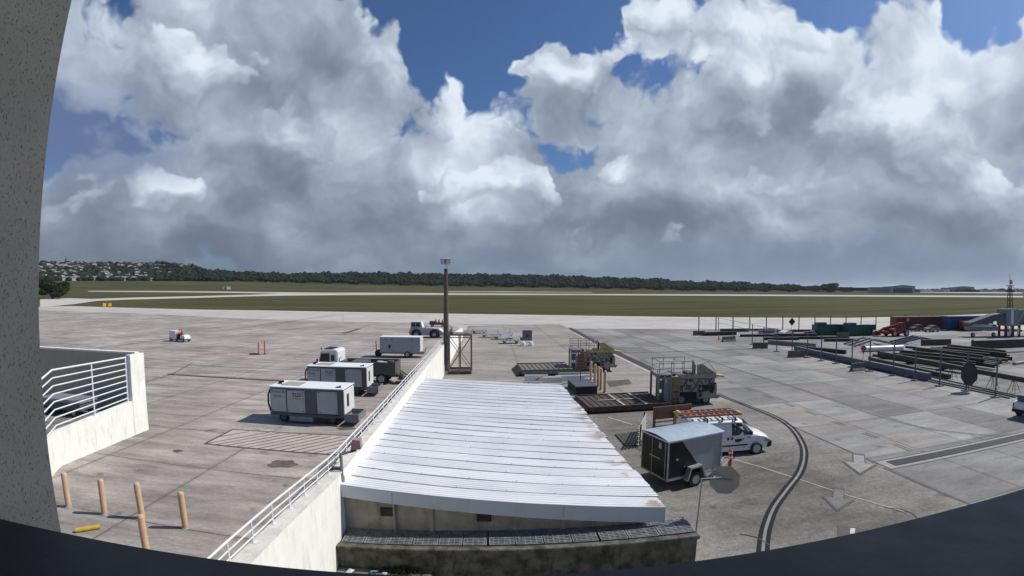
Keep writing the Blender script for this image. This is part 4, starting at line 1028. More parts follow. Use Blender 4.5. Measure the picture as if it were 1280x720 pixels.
delineator(at(911.5, 590), 1.12, 'red banded traffic post standing at the cargo trailer tow bar')
cone(at(898.5, 425), .9, 'red traffic cone at the far end of the barrier row')
cone(at(504, 471.5), .7, 'small red cone between the truck bed and the white wall')
t = thing('cable_ramp', 'black rubber wedge lying between the two red traffic posts', 'ramp', at(318, 443)); MB().prism([(-.7, 0), (.7, 0), (.5, .14), (-.5, .14)], -.3, .3).build('block', M['black'], t)

# ------------------------------------------------------------------ light pole and maintenance stand
def pole():
    t = thing('light_pole', 'tall tapered dark light pole rising behind the far end of the shed roof', 'lamp post', (-4.15, 48.2, 0))
    MB().cyl((0, 0, 0), (0, 0, 10.5), .32, .19, 20).build('pole', mat('pole_steel', (.12, .105, .09), .45, metal=.35, var=.15), t, smooth=True)
    MB().box(-.35, .35, -.35, .35, 0, .25).build('base', M['capwhite'], t)
    MB().cyl((0, 0, 10.5), (0, 0, 11.0), .045, .045, 8).bar((-.3, 0, 11.0), (.3, 0, 11.0), .06, .06).build('bracket', M['galv'], t)
    for x, rz in ((-.24, -25), (.16, 14)):
        f = MB(); Mx = Matrix.Translation((x, 0, 11.2)) @ Matrix.Rotation(R(rz), 4, 'Z') @ Matrix.Rotation(R(20), 4, 'X')
        f.box(-.24, .24, -.2, .22, -.22, .34, 0, Mx).box(-.2, .2, -.22, -.2, -.18, .28, 1, Mx); f.build('floodlight', [M['lgrey'], M['fascia']], t, bevel=.015)
pole()
def stand():
    t = thing('maintenance_stand', 'brown steel trestle platform braced with crosses right of the light pole', 'platform', (-4.0, 47.7, 0))
    w_, d_, h_ = 2.35, 2.2, 3.95; S = mat('brown_grey_steel', (.16, .135, .11), .6, var=.2, dirt=.4)
    for x in (0.05, w_ / 2, w_):
        for y in (0, d_): MB().bar((x, y, .0), (x, y, h_), .10, .10).build('leg', S, t)
    for y in (0, d_):
        MB().bar((0, y, .30), (w_, y, .30), .09, .14).build('beam', S, t); MB().bar((0, y, h_ - .28), (w_, y, h_ - .28), .08, .08).build('beam', S, t)
        for a, b in ((0, w_ / 2), (w_ / 2, w_)):
            pass
        MB().bar((0.05, y, h_ - .3), (w_, y, .35), .05, .05).build('brace', S, t); MB().bar((w_, y, h_ - .3), (0.05, y, .35), .05, .05).build('brace', S, t)
    MB().bar((w_, 0, h_ - .3), (w_, d_, .35), .05, .05).build('brace', S, t)
    MB().box(-.05, w_ + .1, -.1, d_ + .1, h_ - .1, h_ + .06).build('deck', S, t)
    MB().box(.0, w_, .0, d_, .05, .22).build('base_frame', M['steel'], t)
    for x in (.3, 1.8): MB().box(x, x + .35, .2, .8, h_ + .06, h_ + .2).build('bracket', M['lgrey'], t)
    MB().prism([(.0, h_ + .06), (.55, h_ + .06), (.5, h_ + .75), (.42, h_ + .75)], .2, .26).build('guard', M['lgrey'], t)
stand()

# ------------------------------------------------------------------ baggage dollies
def dolly():
    t = thing('baggage_dolly', 'x', 'cart', group='empty baggage dollies standing in the yard')
    b = MB().box(0, 2.9, 0, 1.5, .42, .52); b.build('deck', M['galv'], t)
    b = MB()
    for x in (.3, .9, 1.5, 2.1, 2.7): b.cyl((x, .1, .56), (x, 1.4, .56), .05, .05, 8)
    b.build('rollers', M['lgrey'], t)
    for y in (0, 1.5): MB().tube([Vector((.05, y, .5)), Vector((.1, y, .95)), Vector((2.8, y, .95)), Vector((2.85, y, .5))], .04, 6).build('side_rail', M['white'], t)
    for x in (.5, 2.4):
        for y in (.1, 1.4): wheel(t, x, y, .2, .13)
    MB().tube([Vector((2.9, .75, .45)), Vector((3.5, .75, .35))], .04, 6).build('tow_bar', M['white'], t)
    return t
dl = None
DL = [(590, 417, 'leftmost, standing apart next to the trestle'), (601, 422, 'second from the left with an upright tow bar'), (622, 421, 'behind the others near the middle'), (616, 424.5, 'in the middle of the cluster'), (627, 430, 'nearest the camera'), (636, 426, 'right behind the nearest')]
for i, (x, y, l) in enumerate(DL):
    p = at(x, y); lab = 'white and grey baggage dolly, ' + l
    if dl is None: dl = dolly(); dl.location = p; dl.rotation_euler = (0, 0, R(6)); dl['label'] = lab
    else: copy_tree(dl, p, R((0, -5, 4, -8, 3, 9)[i]), lab)
for x, y in ((608, 409.5), (622.5, 412), (637.5, 410)):
    p = at(x, y + 14); t = MB().cyl((0, 0, 0), (0, 0, 1.9), .05, .05, 8).box(-.2, .2, -.2, .2, 0, .06).build('marker_pole', M['galv'], None); t.location = p; tag(t, 'thin grey marker pole standing among the baggage dollies', 'pole', 'marker poles among the dollies')
def signbox():
    t = thing('display_board', 'square dark purple board with a black mark standing right of the dollies', 'board', at(653, 432), R(-4))
    MB().box(0, 1.45, 0, .25, .75, 2.3).build('panel', mat('purple_grey_panel', (.13, .12, .15), .6, var=.15), t, bevel=.02)
    MB().prism([(.72, 1.25), (.92, 1.42), (.86, 1.72), (.66, 1.66), (.58, 1.5)], -.012, 0).build('mark', M['black'], t)
    [MB().box(x_, x_ + .1, .02, .2, 0, .75).build('leg', M['dgrey'], t) for x_ in (0, 1.35)]
    for i, x in enumerate((-.15, 1.0)):
        d = MB().lathe([(.35, 0), (.42, .25), (.33, .6), (.12, .75)], 16).build('white_drum', M['white'], None, smooth=True); d.location = t.location + Vector((x + .2, -.7, 0)); tag(d, 'white rounded drum at the ' + ('left' if i == 0 else 'right') + ' foot of the dark board', 'drum')
signbox()

# ------------------------------------------------------------------ container loaders
def loader():
    t = thing('container_loader', 'x', 'loader', group='container loaders with railed platforms')
    bm_ = mat('loader_paint', (.27, .26, .215), .6, var=.22, scale=2.5, dirt=.75, dirtc=(.10, .075, .05))
    rl = mat('loader_rail', (.36, .34, .27), .6, var=.15, dirt=.4)
    MB().box(1.5, 5.2, 0, 2.3, 1.0, 1.95).build('body', mat('loader_body', (.29, .28, .25), .55, var=.12, dirt=.5, dirtc=(.14, .12, .09)), t, bevel=.03)
    MB().box(1.5, 3.6, .25, 2.1, .35, 1.0).build('wheel_bay', M['black'], t)
    MB().box(3.6, 5.4, 0, 2.35, .45, 1.55).build('engine_box', bm_, t, bevel=.05)
    MB().prism([(5.4, .42), (5.65, .55), (5.65, .75), (5.3, .72)], -.05, 2.4).build('bumper', bm_, t, bevel=.02)
    MB().box(3.75, 4.0, -.015, 0, .6, 1.45).build('vent', M['black'], t); MB().box(4.75, 5.05, -.015, 0, .85, 1.45).build('vent', M['black'], t)
    for x in (2.2, 4.4):
        for y in (.15, 2.15): wheel(t, x, y, .42, .28, -1 if y < 1 else 1)
    # front elevator frame
    for x in (0, .55, 1.1):
        MB().box(x, x + .16, -.1, .08, .1, 2.2).build('column', bm_, t, bevel=.01); MB().box(x, x + .16, 2.2, 2.38, .1, 2.2).build('column', bm_, t, bevel=.01)
    MB().box(.17, .54, -.02, .02, .35, 1.0).box(.17, .54, -.02, .02, 1.25, 1.9).build('guard_panel', M['dgrey'], t)
    MB().box(.72, 1.08, -.02, .02, .3, 1.7).build('guard_panel', M['mgrey'], t)
    MB().box(1.27, 1.95, -.16, -.1, .30, 2.15).build('sign_panel', mat('brown_panel', (.22, .15, .07), .65, var=.25, dirt=.5), t); [MB().box(1.34, 1.85, -.175, -.161, z_, z_ + .11).build('sign_mark', M['steel'], t) for z_ in (.5, 1.0)]
    MB().box(0, 1.3, 0, 2.3, 2.2, 2.32).build('elevator_deck', M['mgrey'], t)
    # upper platform and rails
    MB().box(.1, 5.3, -.05, 2.35, 1.98, 2.12).build('platform', bm_, t)
    MB().box(1.8, 5.2, -.12, -.06, 2.0, 2.30).build('side_guard', bm_, t)
    r = MB()
    for y in (-.02, 2.3):
        for z in (2.75, 3.25): r.tube([Vector((.15, y, z)), Vector((3.2, y, z))], .038, 6)
        for x in (.15, 1.2, 2.2, 3.2): r.tube([Vector((x, y, 2.1)), Vector((x, y, 3.25))], .038, 6)
    r.tube([Vector((.15, -.02, 3.25)), Vector((.15, 2.3, 3.25))], .038, 6); r.build('railing', rl, t)
    # control console and inclined guard
    MB().prism([(3.5, 2.1), (3.5, 3.0), (3.95, 3.05), (5.2, 2.35), (5.2, 2.1)], -.04, .05).build('wedge_panel', bm_, t, bevel=.02)
    MB().box(3.3, 3.5, .3, .7, 2.1, 2.95).build('console', M['black'], t, bevel=.03); MB().cyl((3.4, .5, 2.95), (3.25, .5, 3.25), .12, .07).build('control_arm', M['black'], t)
    MB().tube([Vector((4.0, 0, 3.05)), Vector((4.5, 0, 3.2)), Vector((5.25, 0, 2.4)), Vector((5.25, 0, 2.1))], .035, 6).build('grab_rail', rl, t)
    MB().bar((5.2, 1.0, 2.1), (6.3, 1.0, 1.95), .9, .12).build('bridge_flap', M['dullyellow'], t)
    MB().cyl((2.05, -.012, 1.55), (2.05, -.002, 1.55), .14, .14, 16).build('round_mark', M['dgrey'], t); MB().cyl((2.05, -.02, 1.55), (2.05, -.013, 1.55), .085, .085, 16).build('round_mark', M['panel'], t)
    text('FMC', .13, M['dgrey'], t, (2.3, -.008, 1.5), (R(90), 0, 0)) if False else None
    for x in (2.2, 4.4):
        pass
    # clutter a working machine carries: hoses, boxes, braces, ladder
    q = random.Random(5)
    for k in range(9):
        x = q.uniform(1.9, 5.0); z = q.uniform(1.0, 1.8); MB().box(x, x + q.uniform(.15, .5), -.07 - .003 * k, -.004, z, z + q.uniform(.1, .35)).build('service_box', (bm_, M['dgrey'], M['rust'])[k % 3], t, bevel=.01)
    for k in range(5):
        x = 1.7 + k * .7; MB().tube([Vector((x, -.05, 1.95)), Vector((x + .2, -.12, 1.6)), Vector((x + .5, -.1, 1.3)), Vector((x + .55, -.02, 1.0))], .022, 5).build('hose', M['black'], t)
    for k in range(3): MB().bar((1.9 + k * 1.1, -.03, .95), (2.7 + k * 1.1, -.03, 1.95), .06, .04).build('brace', M['steel'], t)
    for k in range(5): MB().bar((3.7, -.14, .6 + k * .33), (4.1, -.14, .6 + k * .33), .04, .03).build('ladder_rung', rl, t)
    b = MB(); b.tube([Vector((-.05, -.1, 2.35)), Vector((-.05, -.1, 2.75)), Vector((1.2, -.1, 2.75)), Vector((1.2, -.1, 2.35))], .03, 6).tube([Vector((-.05, -.1, 2.35)), Vector((1.2, -.1, 2.55))], .025, 6); b.build('tower_rail', rl, t)
    for k in range(4): MB().box(.2 + k * .9, .8 + k * .9, .3, 1.9, 2.13, 2.16 + .12 * (k % 2)).build('roller_bed', M['rust'] if k % 2 else M['dgrey'], t)
    for ch in list(t.children):
        if ch.name.startswith('wheel') and ch.children: ch.children[0].data.materials[0] = M['mgrey']
    return t
ld = loader(); ld.location = (12.1, 32.9, 0); ld.rotation_euler = (0, 0, R(-6)); ld.scale = (.84, 1, 1); ld['label'] = 'grey container loader with a railed platform, the nearer one behind the white van'
l2 = copy_tree(ld, (8.4, 48.2, 0), R(-4), 'container loader with dull yellow platform side, the farther one left of the trench line'); l2.scale = (.85, .9, 1.0)
for ch in l2.children:
    if ch.name.startswith(('side_guard', 'wedge_panel')):
        ch.data = ch.data.copy(); ch.data.materials[0] = M['dullyellow']
def platform(name, label, loc, rot, L, Wd, h, m, bars=True, light=False):
    t = thing(name, label, 'platform', loc, rot)
    MB().box(0, L, 0, Wd, h * .35, h).build('deck', m, t, bevel=.02)
    b = MB()
    n = int(L / .45)
    for i in range(1, n): b.box(i * L / n - .03, i * L / n + .03, .1, Wd - .1, h + .002, h + .04)
    b.build('rollers', M['steel'] if not light else M['rust'], t)
    b = MB(); b.box(0, L, 0, .1, h, h + .08); b.box(0, L, Wd - .1, Wd, h, h + .08); b.box(0, .1, .1, Wd - .1, h, h + .08); b.build('edge_rail', M['steel'], t)
    if light:
        MB().box(1.2, L * .75, Wd * .48, Wd * .52, h + .05, h + .07).box(L * .42, L * .45, .2, Wd - .2, h + .05, h + .07).box(L * .70, L * .73, .1, Wd - .1, h + .05, h + .07).build('guide_strip', M['lgrey'], t)
    for x in (.3, L / 2, L - .4):
        for y in (.2, Wd - .3): MB().box(x, x + .12, y, y + .12, 0, h * .35).build('leg', M['steel'], t)
    MB().prism([(-.6, .02), (0, h * .9), (0, h * .35)], .2, Wd - .2).build('end_ramp', M['steel'], t)
platform('roller_deck', 'grey ribbed roller deck in front of the farther loader', (3.3, 46.2, 0), R(3), 5.2, 4.6, .55, mat('grey_deck', (.16, .15, .135), .7, var=.2, dirt=.4))
platform('roller_deck', 'rusty dark red roller deck with white strips in front of the nearer loader', (6.8, 31.4, 0), R(4), 5.9, 4.0, .42, M['rust'], light=True)

# barriers beyond the roof
def blockbar(label, loc, rot, L, m, h=.55, wd=.45, stripe=False):
    t = thing('traffic_barrier', label, 'barrier', loc, rot, 'white barriers lying behind the shed roof')
    MB().prism([(-wd / 2, 0), (wd / 2, 0), (wd / 2, .18), (wd * .22, .3), (wd * .2, h), (-wd * .2, h), (-wd * .22, .3), (-wd / 2, .18)], 0, L, axis='x').build('body', m, t, bevel=.02)
    if stripe: MB().prism([(L * .4, .28), (L * .62, .5), (L * .62, .4), (L * .5, .24)], -wd * .25 - .012, -wd * .25 + .02).build('red_mark', M['cone'], t)
    for x in (L * .12, L * .8): MB().box(x, x + .18, -wd / 2 - .006, wd / 2 + .006, 0.0, .09).build('fork_slot', M['black'], t)
MBW = mat('weathered_white_plastic', (.66, .64, .56), .6, var=.08, dirt=.5, dirtc=(.38, .33, .24))
blockbar('white barrier with a red mark, leftmost behind the shed roof', (3.3, 42.9, 0), R(-2), 2.1, M['white'], .75, .5, True)
blockbar('cream plastic barrier in the middle behind the shed roof', (4.75, 41.4, 0), R(0), 1.7, MBW, .8, .6)
blockbar('long white barrier right of the cream one behind the shed roof', (6.0, 42.4, 0), R(-1), 2.7, M['white'], .75, .5)
blockbar('low cream barrier tucked against the roof edge', (4.3, 40.0, 0), R(2), 2.0, MBW, .5, .5)
blockbar('pale barrier at the right end before the slim bollards', (8.3, 43.6, 0), R(2), 1.9, M['white'], .55, .5)
blockbar('grey barrier behind the long white one', (6.6, 44.6, 0), R(3), 3.2, M['lgrey'], .6, .5)
def blackbox():
    t = thing('ballast_box', 'low black box in the yard at the corner of the shed roof', 'box', (7.0, 37.5, 0), R(2))
    MB().box(0, 1.75, 0, 3.4, .0, .62).build('body', M['black'], t, bevel=.03); MB().box(-.03, 1.78, -.03, 3.43, .62, .70).build('lid', M['dgrey'], t, bevel=.015)
    s = thing('box_sign', 'orange and brown slatted sign board on a thin post rising from the black box', 'sign', (7.75, 39.6, .7))
    MB().cyl((0, 0, 0), (0, 0, 2.3), .035, .035, 8).build('post', M['steel'], s)
    b = MB().box(-.27, .27, -.04, -.0, .95, 2.35, 0)
    for k in range(5): b.box(-.25, .25, -.05, -.041, 1.02 + k * .27, 1.12 + k * .27, 1)
    b.build('board', [mat('brown_sign', (.15, .09, .055), .7), M['orange']], s)
blackbox()
def rack():
    t = thing('steel_rack', 'leaning stack of grey angle bars beside the brown panels', 'rack', (7.9, 24.1, 0), R(-22))
    for i in range(5): MB().bar((0, .0, .15 + i * .22), (0.2, 3.4, .15 + i * .22), .08, .06).build('bar', M['slat'], t)
    for y in (.3, 3.1): MB().bar((.05, y, 0), (.1, y, 1.2), .08, .08).build('upright', M['steel'], t)
rack()
def panels():
    t = thing('brown_hoarding', 'brown panel frame with an orange board standing behind the cargo trailer', 'board', (9.05, 25.0, 0), R(9))
    MB().box(0, .12, 0, .12, 0, 1.95).build('post', M['wood'], t); MB().box(2.3, 2.42, 0, .12, 0, 1.95).build('post', M['wood'], t)
    MB().box(.12, 2.3, .02, .09, 1.25, 1.95).build('panel', M['wood'], t)
    for z in (.5, .8, 1.05): MB().box(.12, 2.3, .03, .07, z, z + .08).build('rail', M['slat'], t)
    MB().box(1.15, 2.35, -.25, -.15, .75, 1.55).build('board', M['orange'], t); MB().box(1.13, 2.37, -.27, -.14, 1.55, 1.66).build('cap', M['dullyellow'], t)
panels()
for (x, y, w_, d_) in ((7.3, 24.4, 1.4, 2.2),):
    t = thing('steel_plate', 'dark steel plates lying flat on the ground behind the cargo trailer', 'plate', (x, y, .03)); MB().box(0, w_, 0, d_, 0, .05).build('plate', M['steel'], t); MB().box(w_ + .06, w_ * 1.9, .05, d_, 0, .05).build('plate', M['steel'], t)
line('worn_line', px((760, 522), (790, 531)), .09, M['paintwhite'], .03)

# ------------------------------------------------------------------ cargo trailer
def trailer():
    A = Vector((7.35, 18.35)); B = Vector((10.25, 19.2)); ang = math.atan2(B.y - A.y, B.x - A.x)
    t = thing('cargo_trailer', 'enclosed black and silver cargo trailer with a pale metal roof', 'trailer', (A.x, A.y, 0), ang)
    L = 3.0; Wd = 1.95
    side = mat('silver_side_panel', (.30, .30, .31), .45, var=.04, dirt=.15); blk = mat('black_side_panel', (.010, .011, .015), .4, var=.1, spec=.3)
    MB().box(0.03, L - .03, .03, Wd - .03, .48, 2.12).build('body', side, t)
    MB().add([(.06, .005, .55), (1.95, .005, .55), (.72, .005, 2.08), (.06, .005, 2.08), (.06, .028, .55), (1.95, .028, .55), (.72, .028, 2.08), (.06, .028, 2.08)], [(0, 1, 2, 3), (7, 6, 5, 4), (0, 4, 5, 1), (1, 5, 6, 2), (2, 6, 7, 3), (3, 7, 4, 0)]).build('side_graphic', blk, t)
    fr = MB(); k = .05
    for x in (0, L - k):
        for y in (0, Wd - k): fr.box(x, x + k, y, y + k, .42, 2.18)
    for y in (0, Wd - k): fr.box(k, L - k, y, y + k, .42, .50); fr.box(k, L - k, y, y + k, 2.10, 2.18)
    for x in (0, L - k): fr.box(x, x + k, k, Wd - k, .42, .5); fr.box(x, x + k, k, Wd - k, 2.10, 2.18)
    fr.build('frame', M['galv'], t)
    MB().box(-.01, .025, .1, Wd - .1, .52, 2.08).build('rear_door', blk, t)
    MB().box(-.03, -.012, .14, .18, .55, 2.05).box(-.03, -.012, 1.1, 1.13, .55, 2.05).box(-.035, -.012, .5, 1.3, 1.26, 1.31).box(-.04, -.012, .45, .62, 1.75, 2.0).build('door_bar', M['galv'], t)
    V = []; n = 8
    for x in (-.03, L * .5, L + .10):
        for i in range(n + 1):
            y = -.03 + (Wd + .06) * i / n; V.append((x, y, 2.185 + .10 * math.sin(math.pi * i / n)))
    F = [(a * (n + 1) + i, a * (n + 1) + i + 1, (a + 1) * (n + 1) + i + 1, (a + 1) * (n + 1) + i) for a in range(2) for i in range(n)]
    F += [(0, n) + tuple()] if False else []
    MB().add(V, F).box(-.03, L + .06, -.03, Wd + .03, 2.13, 2.182).build('roof', M['alu'], t)
    MB().bar((L * .5, -.03, 2.19), (L * .5, Wd * .5, 2.292), .03, .012).bar((L * .5, Wd * .5, 2.292), (L * .5, Wd + .03, 2.19), .03, .012).build('roof_seam', M['roofwhite'], t)
    MB().prism([(.88, .36), (1.06, .92), (1.72, .96), (1.92, .42), (1.84, .42), (1.68, .88), (1.12, .86), (.96, .36)], -.26, .0).build('fender', M['galv'], t)
    for y in (-.13, Wd + .13): wheel(t, 1.40, y, .34, .2, -1 if y < 1 else 1)
    MB().box(.42, .54, -.012, .004, 1.28, 1.36).build('latch', M['galv'], t); MB().cyl((.9, -.01, .95), (.9, .005, .95), .03, .03).build('marker_lamp', M['galv'], t)
    MB().box(2.62, 2.72, -.008, .03, .60, .64).build('marker_lamp', M['cone'], t)
    b = MB(); b.bar((L, .2, .46), (L + 1.1, Wd / 2, .46), .07, .08); b.bar((L, Wd - .2, .46), (L + 1.1, Wd / 2, .46), .07, .08); b.bar((L + .9, Wd / 2, .46), (L + 1.35, Wd / 2, .46), .08, .09); b.build('tow_bar', M['galv'], t)
    MB().cyl((L + .95, Wd / 2, .0), (L + .95, Wd / 2, 1.0), .035, .035, 8).bar((L + .8, Wd / 2, 1.0), (L + 1.1, Wd / 2 - .1, 1.03), .03, .03).build('jack', M['mgrey'], t)
    MB().box(L, L + .06, .2, Wd - .2, .5, 1.0).build('stone_guard', M['galv'], t)
trailer()

# ------------------------------------------------------------------ van with ladders
def van():
    A = Vector((9.9, 22.0)); ang = math.atan2(21.55 - 22.0, 14.2 - 9.9) + R(4)
    t = thing('cargo_van', 'white compact cargo van with ladders on its roof, nose to the right', 'van', (9.7, 21.85, 0), R(-2))
    L, Wd = 4.75, 1.8
    # lofted body: cross-sections along x : (x, halfwidth bottom, halfwidth at belt, belt z, roof half, roof z, bottom z)
    S = [(.0, .82, .86, 1.05, .74, 1.72, .30), (.12, .88, .90, 1.05, .78, 1.84, .26), (1.2, .90, .91, 1.05, .80, 1.88, .26), (2.6, .90, .91, 1.03, .80, 1.88, .26), (3.05, .90, .91, 1.02, .76, 1.80, .26), (3.35, .90, .90, 1.01, .70, 1.52, .26),
         (3.75, .89, .89, 1.0, .66, 1.16, .26), (4.2, .87, .87, .93, .60, 1.06, .26), (4.55, .80, .82, .80, .55, .92, .28), (4.75, .66, .70, .62, .50, .74, .32)]
    V = []; ring = []
    def sec(x, wb, wm, zb, wr, zr_, z0):
        pts = [(-wb, z0), (-wb * 1.0, z0 + .12), (-wm, zb * .72), (-wm, zb), (-(wm * .55 + wr * .45), zb + (zr_ - zb) * .45), (-wr, zr_ - (zr_ - zb) * .13), (-wr * .82, zr_ - .01), (-wr * .4, zr_ + .01), (wr * .4, zr_ + .01), (wr * .82, zr_ - .01), (wr, zr_ - (zr_ - zb) * .13), ((wm * .55 + wr * .45), zb + (zr_ - zb) * .45), (wm, zb), (wm, zb * .72), (wb, z0 + .12), (wb, z0)]
        return [(x, Wd / 2 + p[0], p[1]) for p in pts]
    for s in S: V += sec(*s)
    n = 16; F = []
    for a in range(len(S) - 1):
        for i in range(n): F.append((a * n + i, a * n + (i + 1) % n, (a + 1) * n + (i + 1) % n, (a + 1) * n + i))
    F += [tuple(range(n)), tuple(range(len(S) * n - 1, (len(S) - 1) * n - 1, -1))]
    vp = mat('van_white', (.72, .73, .75), .3, var=.02)
    MB().add(V, F).build('body', vp, t, smooth=True)
    def sidequad(pts, name, m, off=.012, both=True):
        for sgn in ((-1, 1) if both else (-1,)):
            q = MB(); vs = []
            for (x, z) in pts:
                # width of the shell at x,z
                k = max(i for i in range(len(S)) if S[i][0] <= x + 1e-6); k = min(k, len(S) - 2); f = (x - S[k][0]) / (S[k + 1][0] - S[k][0])
                wm = S[k][2] + (S[k + 1][2] - S[k][2]) * f; zb = S[k][3] + (S[k + 1][3] - S[k][3]) * f; wr = S[k][4] + (S[k + 1][4] - S[k][4]) * f; zr_ = S[k][5] + (S[k + 1][5] - S[k][5]) * f
                if z <= zb: wd = wm
                else:
                    zz = min(1., (z - zb) / max(.05, (zr_ - zb) * .87)); wmid = wm * .55 + wr * .45
                    wd = wm + (wmid - wm) * (zz / .52) if zz < .52 else wmid + (wr - wmid) * ((zz - .52) / .48)
                vs.append((x, Wd / 2 + sgn * (wd + off), z))
            q.add(vs, [tuple(range(len(vs)))]).build(name, m, t)
    sidequad([(2.42, 1.08), (3.52, 1.06), (3.36, 1.22), (3.02, 1.64), (2.86, 1.70), (2.42, 1.70)], 'side_window', glassm())
    seam = mat('door_seam', (.25, .25, .26), .6)
    for x0, x1, z0, z1 in ((2.32, 2.345, .42, 1.7), (1.2, 1.22, .42, 1.7), (3.50, 3.52, .5, 1.05), (.35, 2.3, 1.0, 1.018), (1.3, 2.25, 1.68, 1.695), (2.36, 3.5, .405, .42)):
        sidequad([(x0, z0), (x1, z0), (x1, z1), (x0, z1)], 'door_seam', seam, .008)
    sidequad([(1.3, 1.1), (2.22, 1.1), (2.22, 1.66), (1.3, 1.66)], 'pressed_panel', mat('van_panel', (.66, .67, .69), .35, var=.02), .007)
    sidequad([(.6, .52), (3.35, .52), (3.35, .60), (.6, .60)], 'rub_strip', M['black'], .02)
    for x in (2.16, 2.38): sidequad([(x, .86), (x + .11, .86), (x + .11, 1.0), (x, 1.0)], 'door_handle', M['black'], .03)
    sidequad([(2.62, .72), (2.9, .72), (3.02, .9), (2.62, .9)], 'door_logo', mat('navy_logo', (.03, .035, .06), .5), .016, both=False)
    sidequad([(2.93, .74), (3.05, .80), (3.15, .9), (3.05, .9)], 'door_logo', M['mgrey'], .016, both=False)
    sidequad([(3.3, .92), (3.5, .92), (3.5, .96), (3.3, .96)], 'side_badge', M['black'], .012)
    MB().add([(3.10, .18, 1.745), (3.10, 1.62, 1.745), (3.70, 1.72, 1.20), (3.70, .08, 1.20)], [(0, 1, 2, 3)]).build('windscreen', glassm(), t)
    # nudge the glass outwards so it clears the shell
    t.children[-1].location = (.06, 0, .05)
    for sgn, y in ((-1, .05), (1, Wd - .05)):
        for x in (.85, 3.85):
            MB().cyl((x, y - .02, .33), (x, y + .02, .33), .40, .40, 24).build('wheel_arch', M['black'], t)
            wheel(t, x, y + sgn * .04, .325, .21, sgn, .68)
        MB().prism([(4.35, .62), (4.68, .58), (4.62, .74), (4.25, .86)], y - .0 + sgn * .0, y + .06 if sgn < 0 else y - .06).build('headlight', M['lgrey'], t)
        MB().box(3.38, 3.55, (-.16 if sgn < 0 else Wd + .02), (-.02 if sgn < 0 else Wd + .16), 1.08, 1.28).build('mirror', M['black'], t, bevel=.03)
    MB().prism([(4.50, .26), (4.84, .30), (4.86, .58), (4.72, .66), (4.45, .5)], .10, Wd - .10).build('bumper', M['black'], t, bevel=.04)
    MB().box(-.05, .06, .08, Wd - .08, .3, .55).build('rear_bumper', M['black'], t, bevel=.03)
    # roof rack
    b = MB()
    for x in (.3, 1.1, 1.9, 2.65): b.bar((x, .12, 1.98), (x, Wd - .12, 1.98), .06, .04); b.box(x - .03, x + .03, .12, .18, 1.8, 1.98); b.box(x - .03, x + .03, Wd - .18, Wd - .12, 1.8, 1.98)
    b.build('roof_rack', M['black'], t)
    MB().box(-.02, .35, .12, Wd - .12, 1.80, 2.05).build('roof_box', M['white'], t, bevel=.05)
    # ladders lie on the rack
    for i, (y0, ln, x0, z, lab) in enumerate(((.28, 3.3, -.25, 2.06, 'orange pink extension ladder, the nearer one on the van roof'), (1.0, 3.1, -.1, 2.06, 'orange pink extension ladder, the farther one on the van roof'))):
        q = thing('ladder', lab, 'ladder', t.matrix_basis @ Vector((x0, y0, z)), t.rotation_euler.z, 'ladders on the van roof')
        for y in (0, .42): MB().box(0, ln, y, y + .04, 0, .10).build('rail', M['ladder'], q)
        k = .25
        while k < ln: MB().box(k, k + .09, .04, .42, .03, .07).build('rung', M['ladder'], q); k += .32
        MB().box(0 if i else ln - .12, .12 if i else ln, -.03, .50, -.01, .12).build('foot', M['yellow'], q)
    bpy.context.view_layer.update()
van()

# ------------------------------------------------------------------ stop sign seen from behind
def stop_sign():
    t = thing('stop_sign', 'octagonal sign seen from its grey back on a thin leaning post by the trough end', 'sign', (6.42, 13.3, 0))
    MB().cyl((0, 0, 0), (.07, .02, 2.62), .028, .028, 8).build('post', M['galv'], t, smooth=True)
    MB().tube([Vector((.06, .0, 2.62)), Vector((.75, -.06, 2.62))], .018, 8).tube([Vector((.06, .0, 2.56)), Vector((.65, -.06, 2.54))], .014, 8).tube([Vector((.45, -.02, 2.62)), Vector((1.25, .55, 2.95))], .02, 8).build('arm', M['galv'], t, smooth=True)
    R_ = .50
    pts = [(R_ * math.cos(R(22.5 + 45 * k)), R_ * math.sin(R(22.5 + 45 * k))) for k in range(8)]
    o = MB().prism(pts, -.004, .004).build('plate', mat('sign_back', (.31, .31, .265), .6, var=.08, dirt=.2), t); o.location = (.88, .04, 2.48); o.rotation_euler = (0, 0, R(-24))
    o2 = MB().box(-.42, .28, -.03, -.006, -.02, .02).build('stiffener', M['mgrey'], t); o2.location = (.84, .03, 2.50); o2.rotation_euler = (0, R(2), R(-24))
    f = MB().prism([(p[0] * .97, p[1] * .97) for p in pts], .005, .008).build('face', M['red'], t); f.location = o.location; f.rotation_euler = o.rotation_euler
    tx = text('STOP', .27, M['white'], t, (0, 0, 0), (0, 0, 0), .002); tx.rotation_euler = (R(90), 0, R(156)); tx.location = (1.17, -.065, 2.38)
stop_sign()

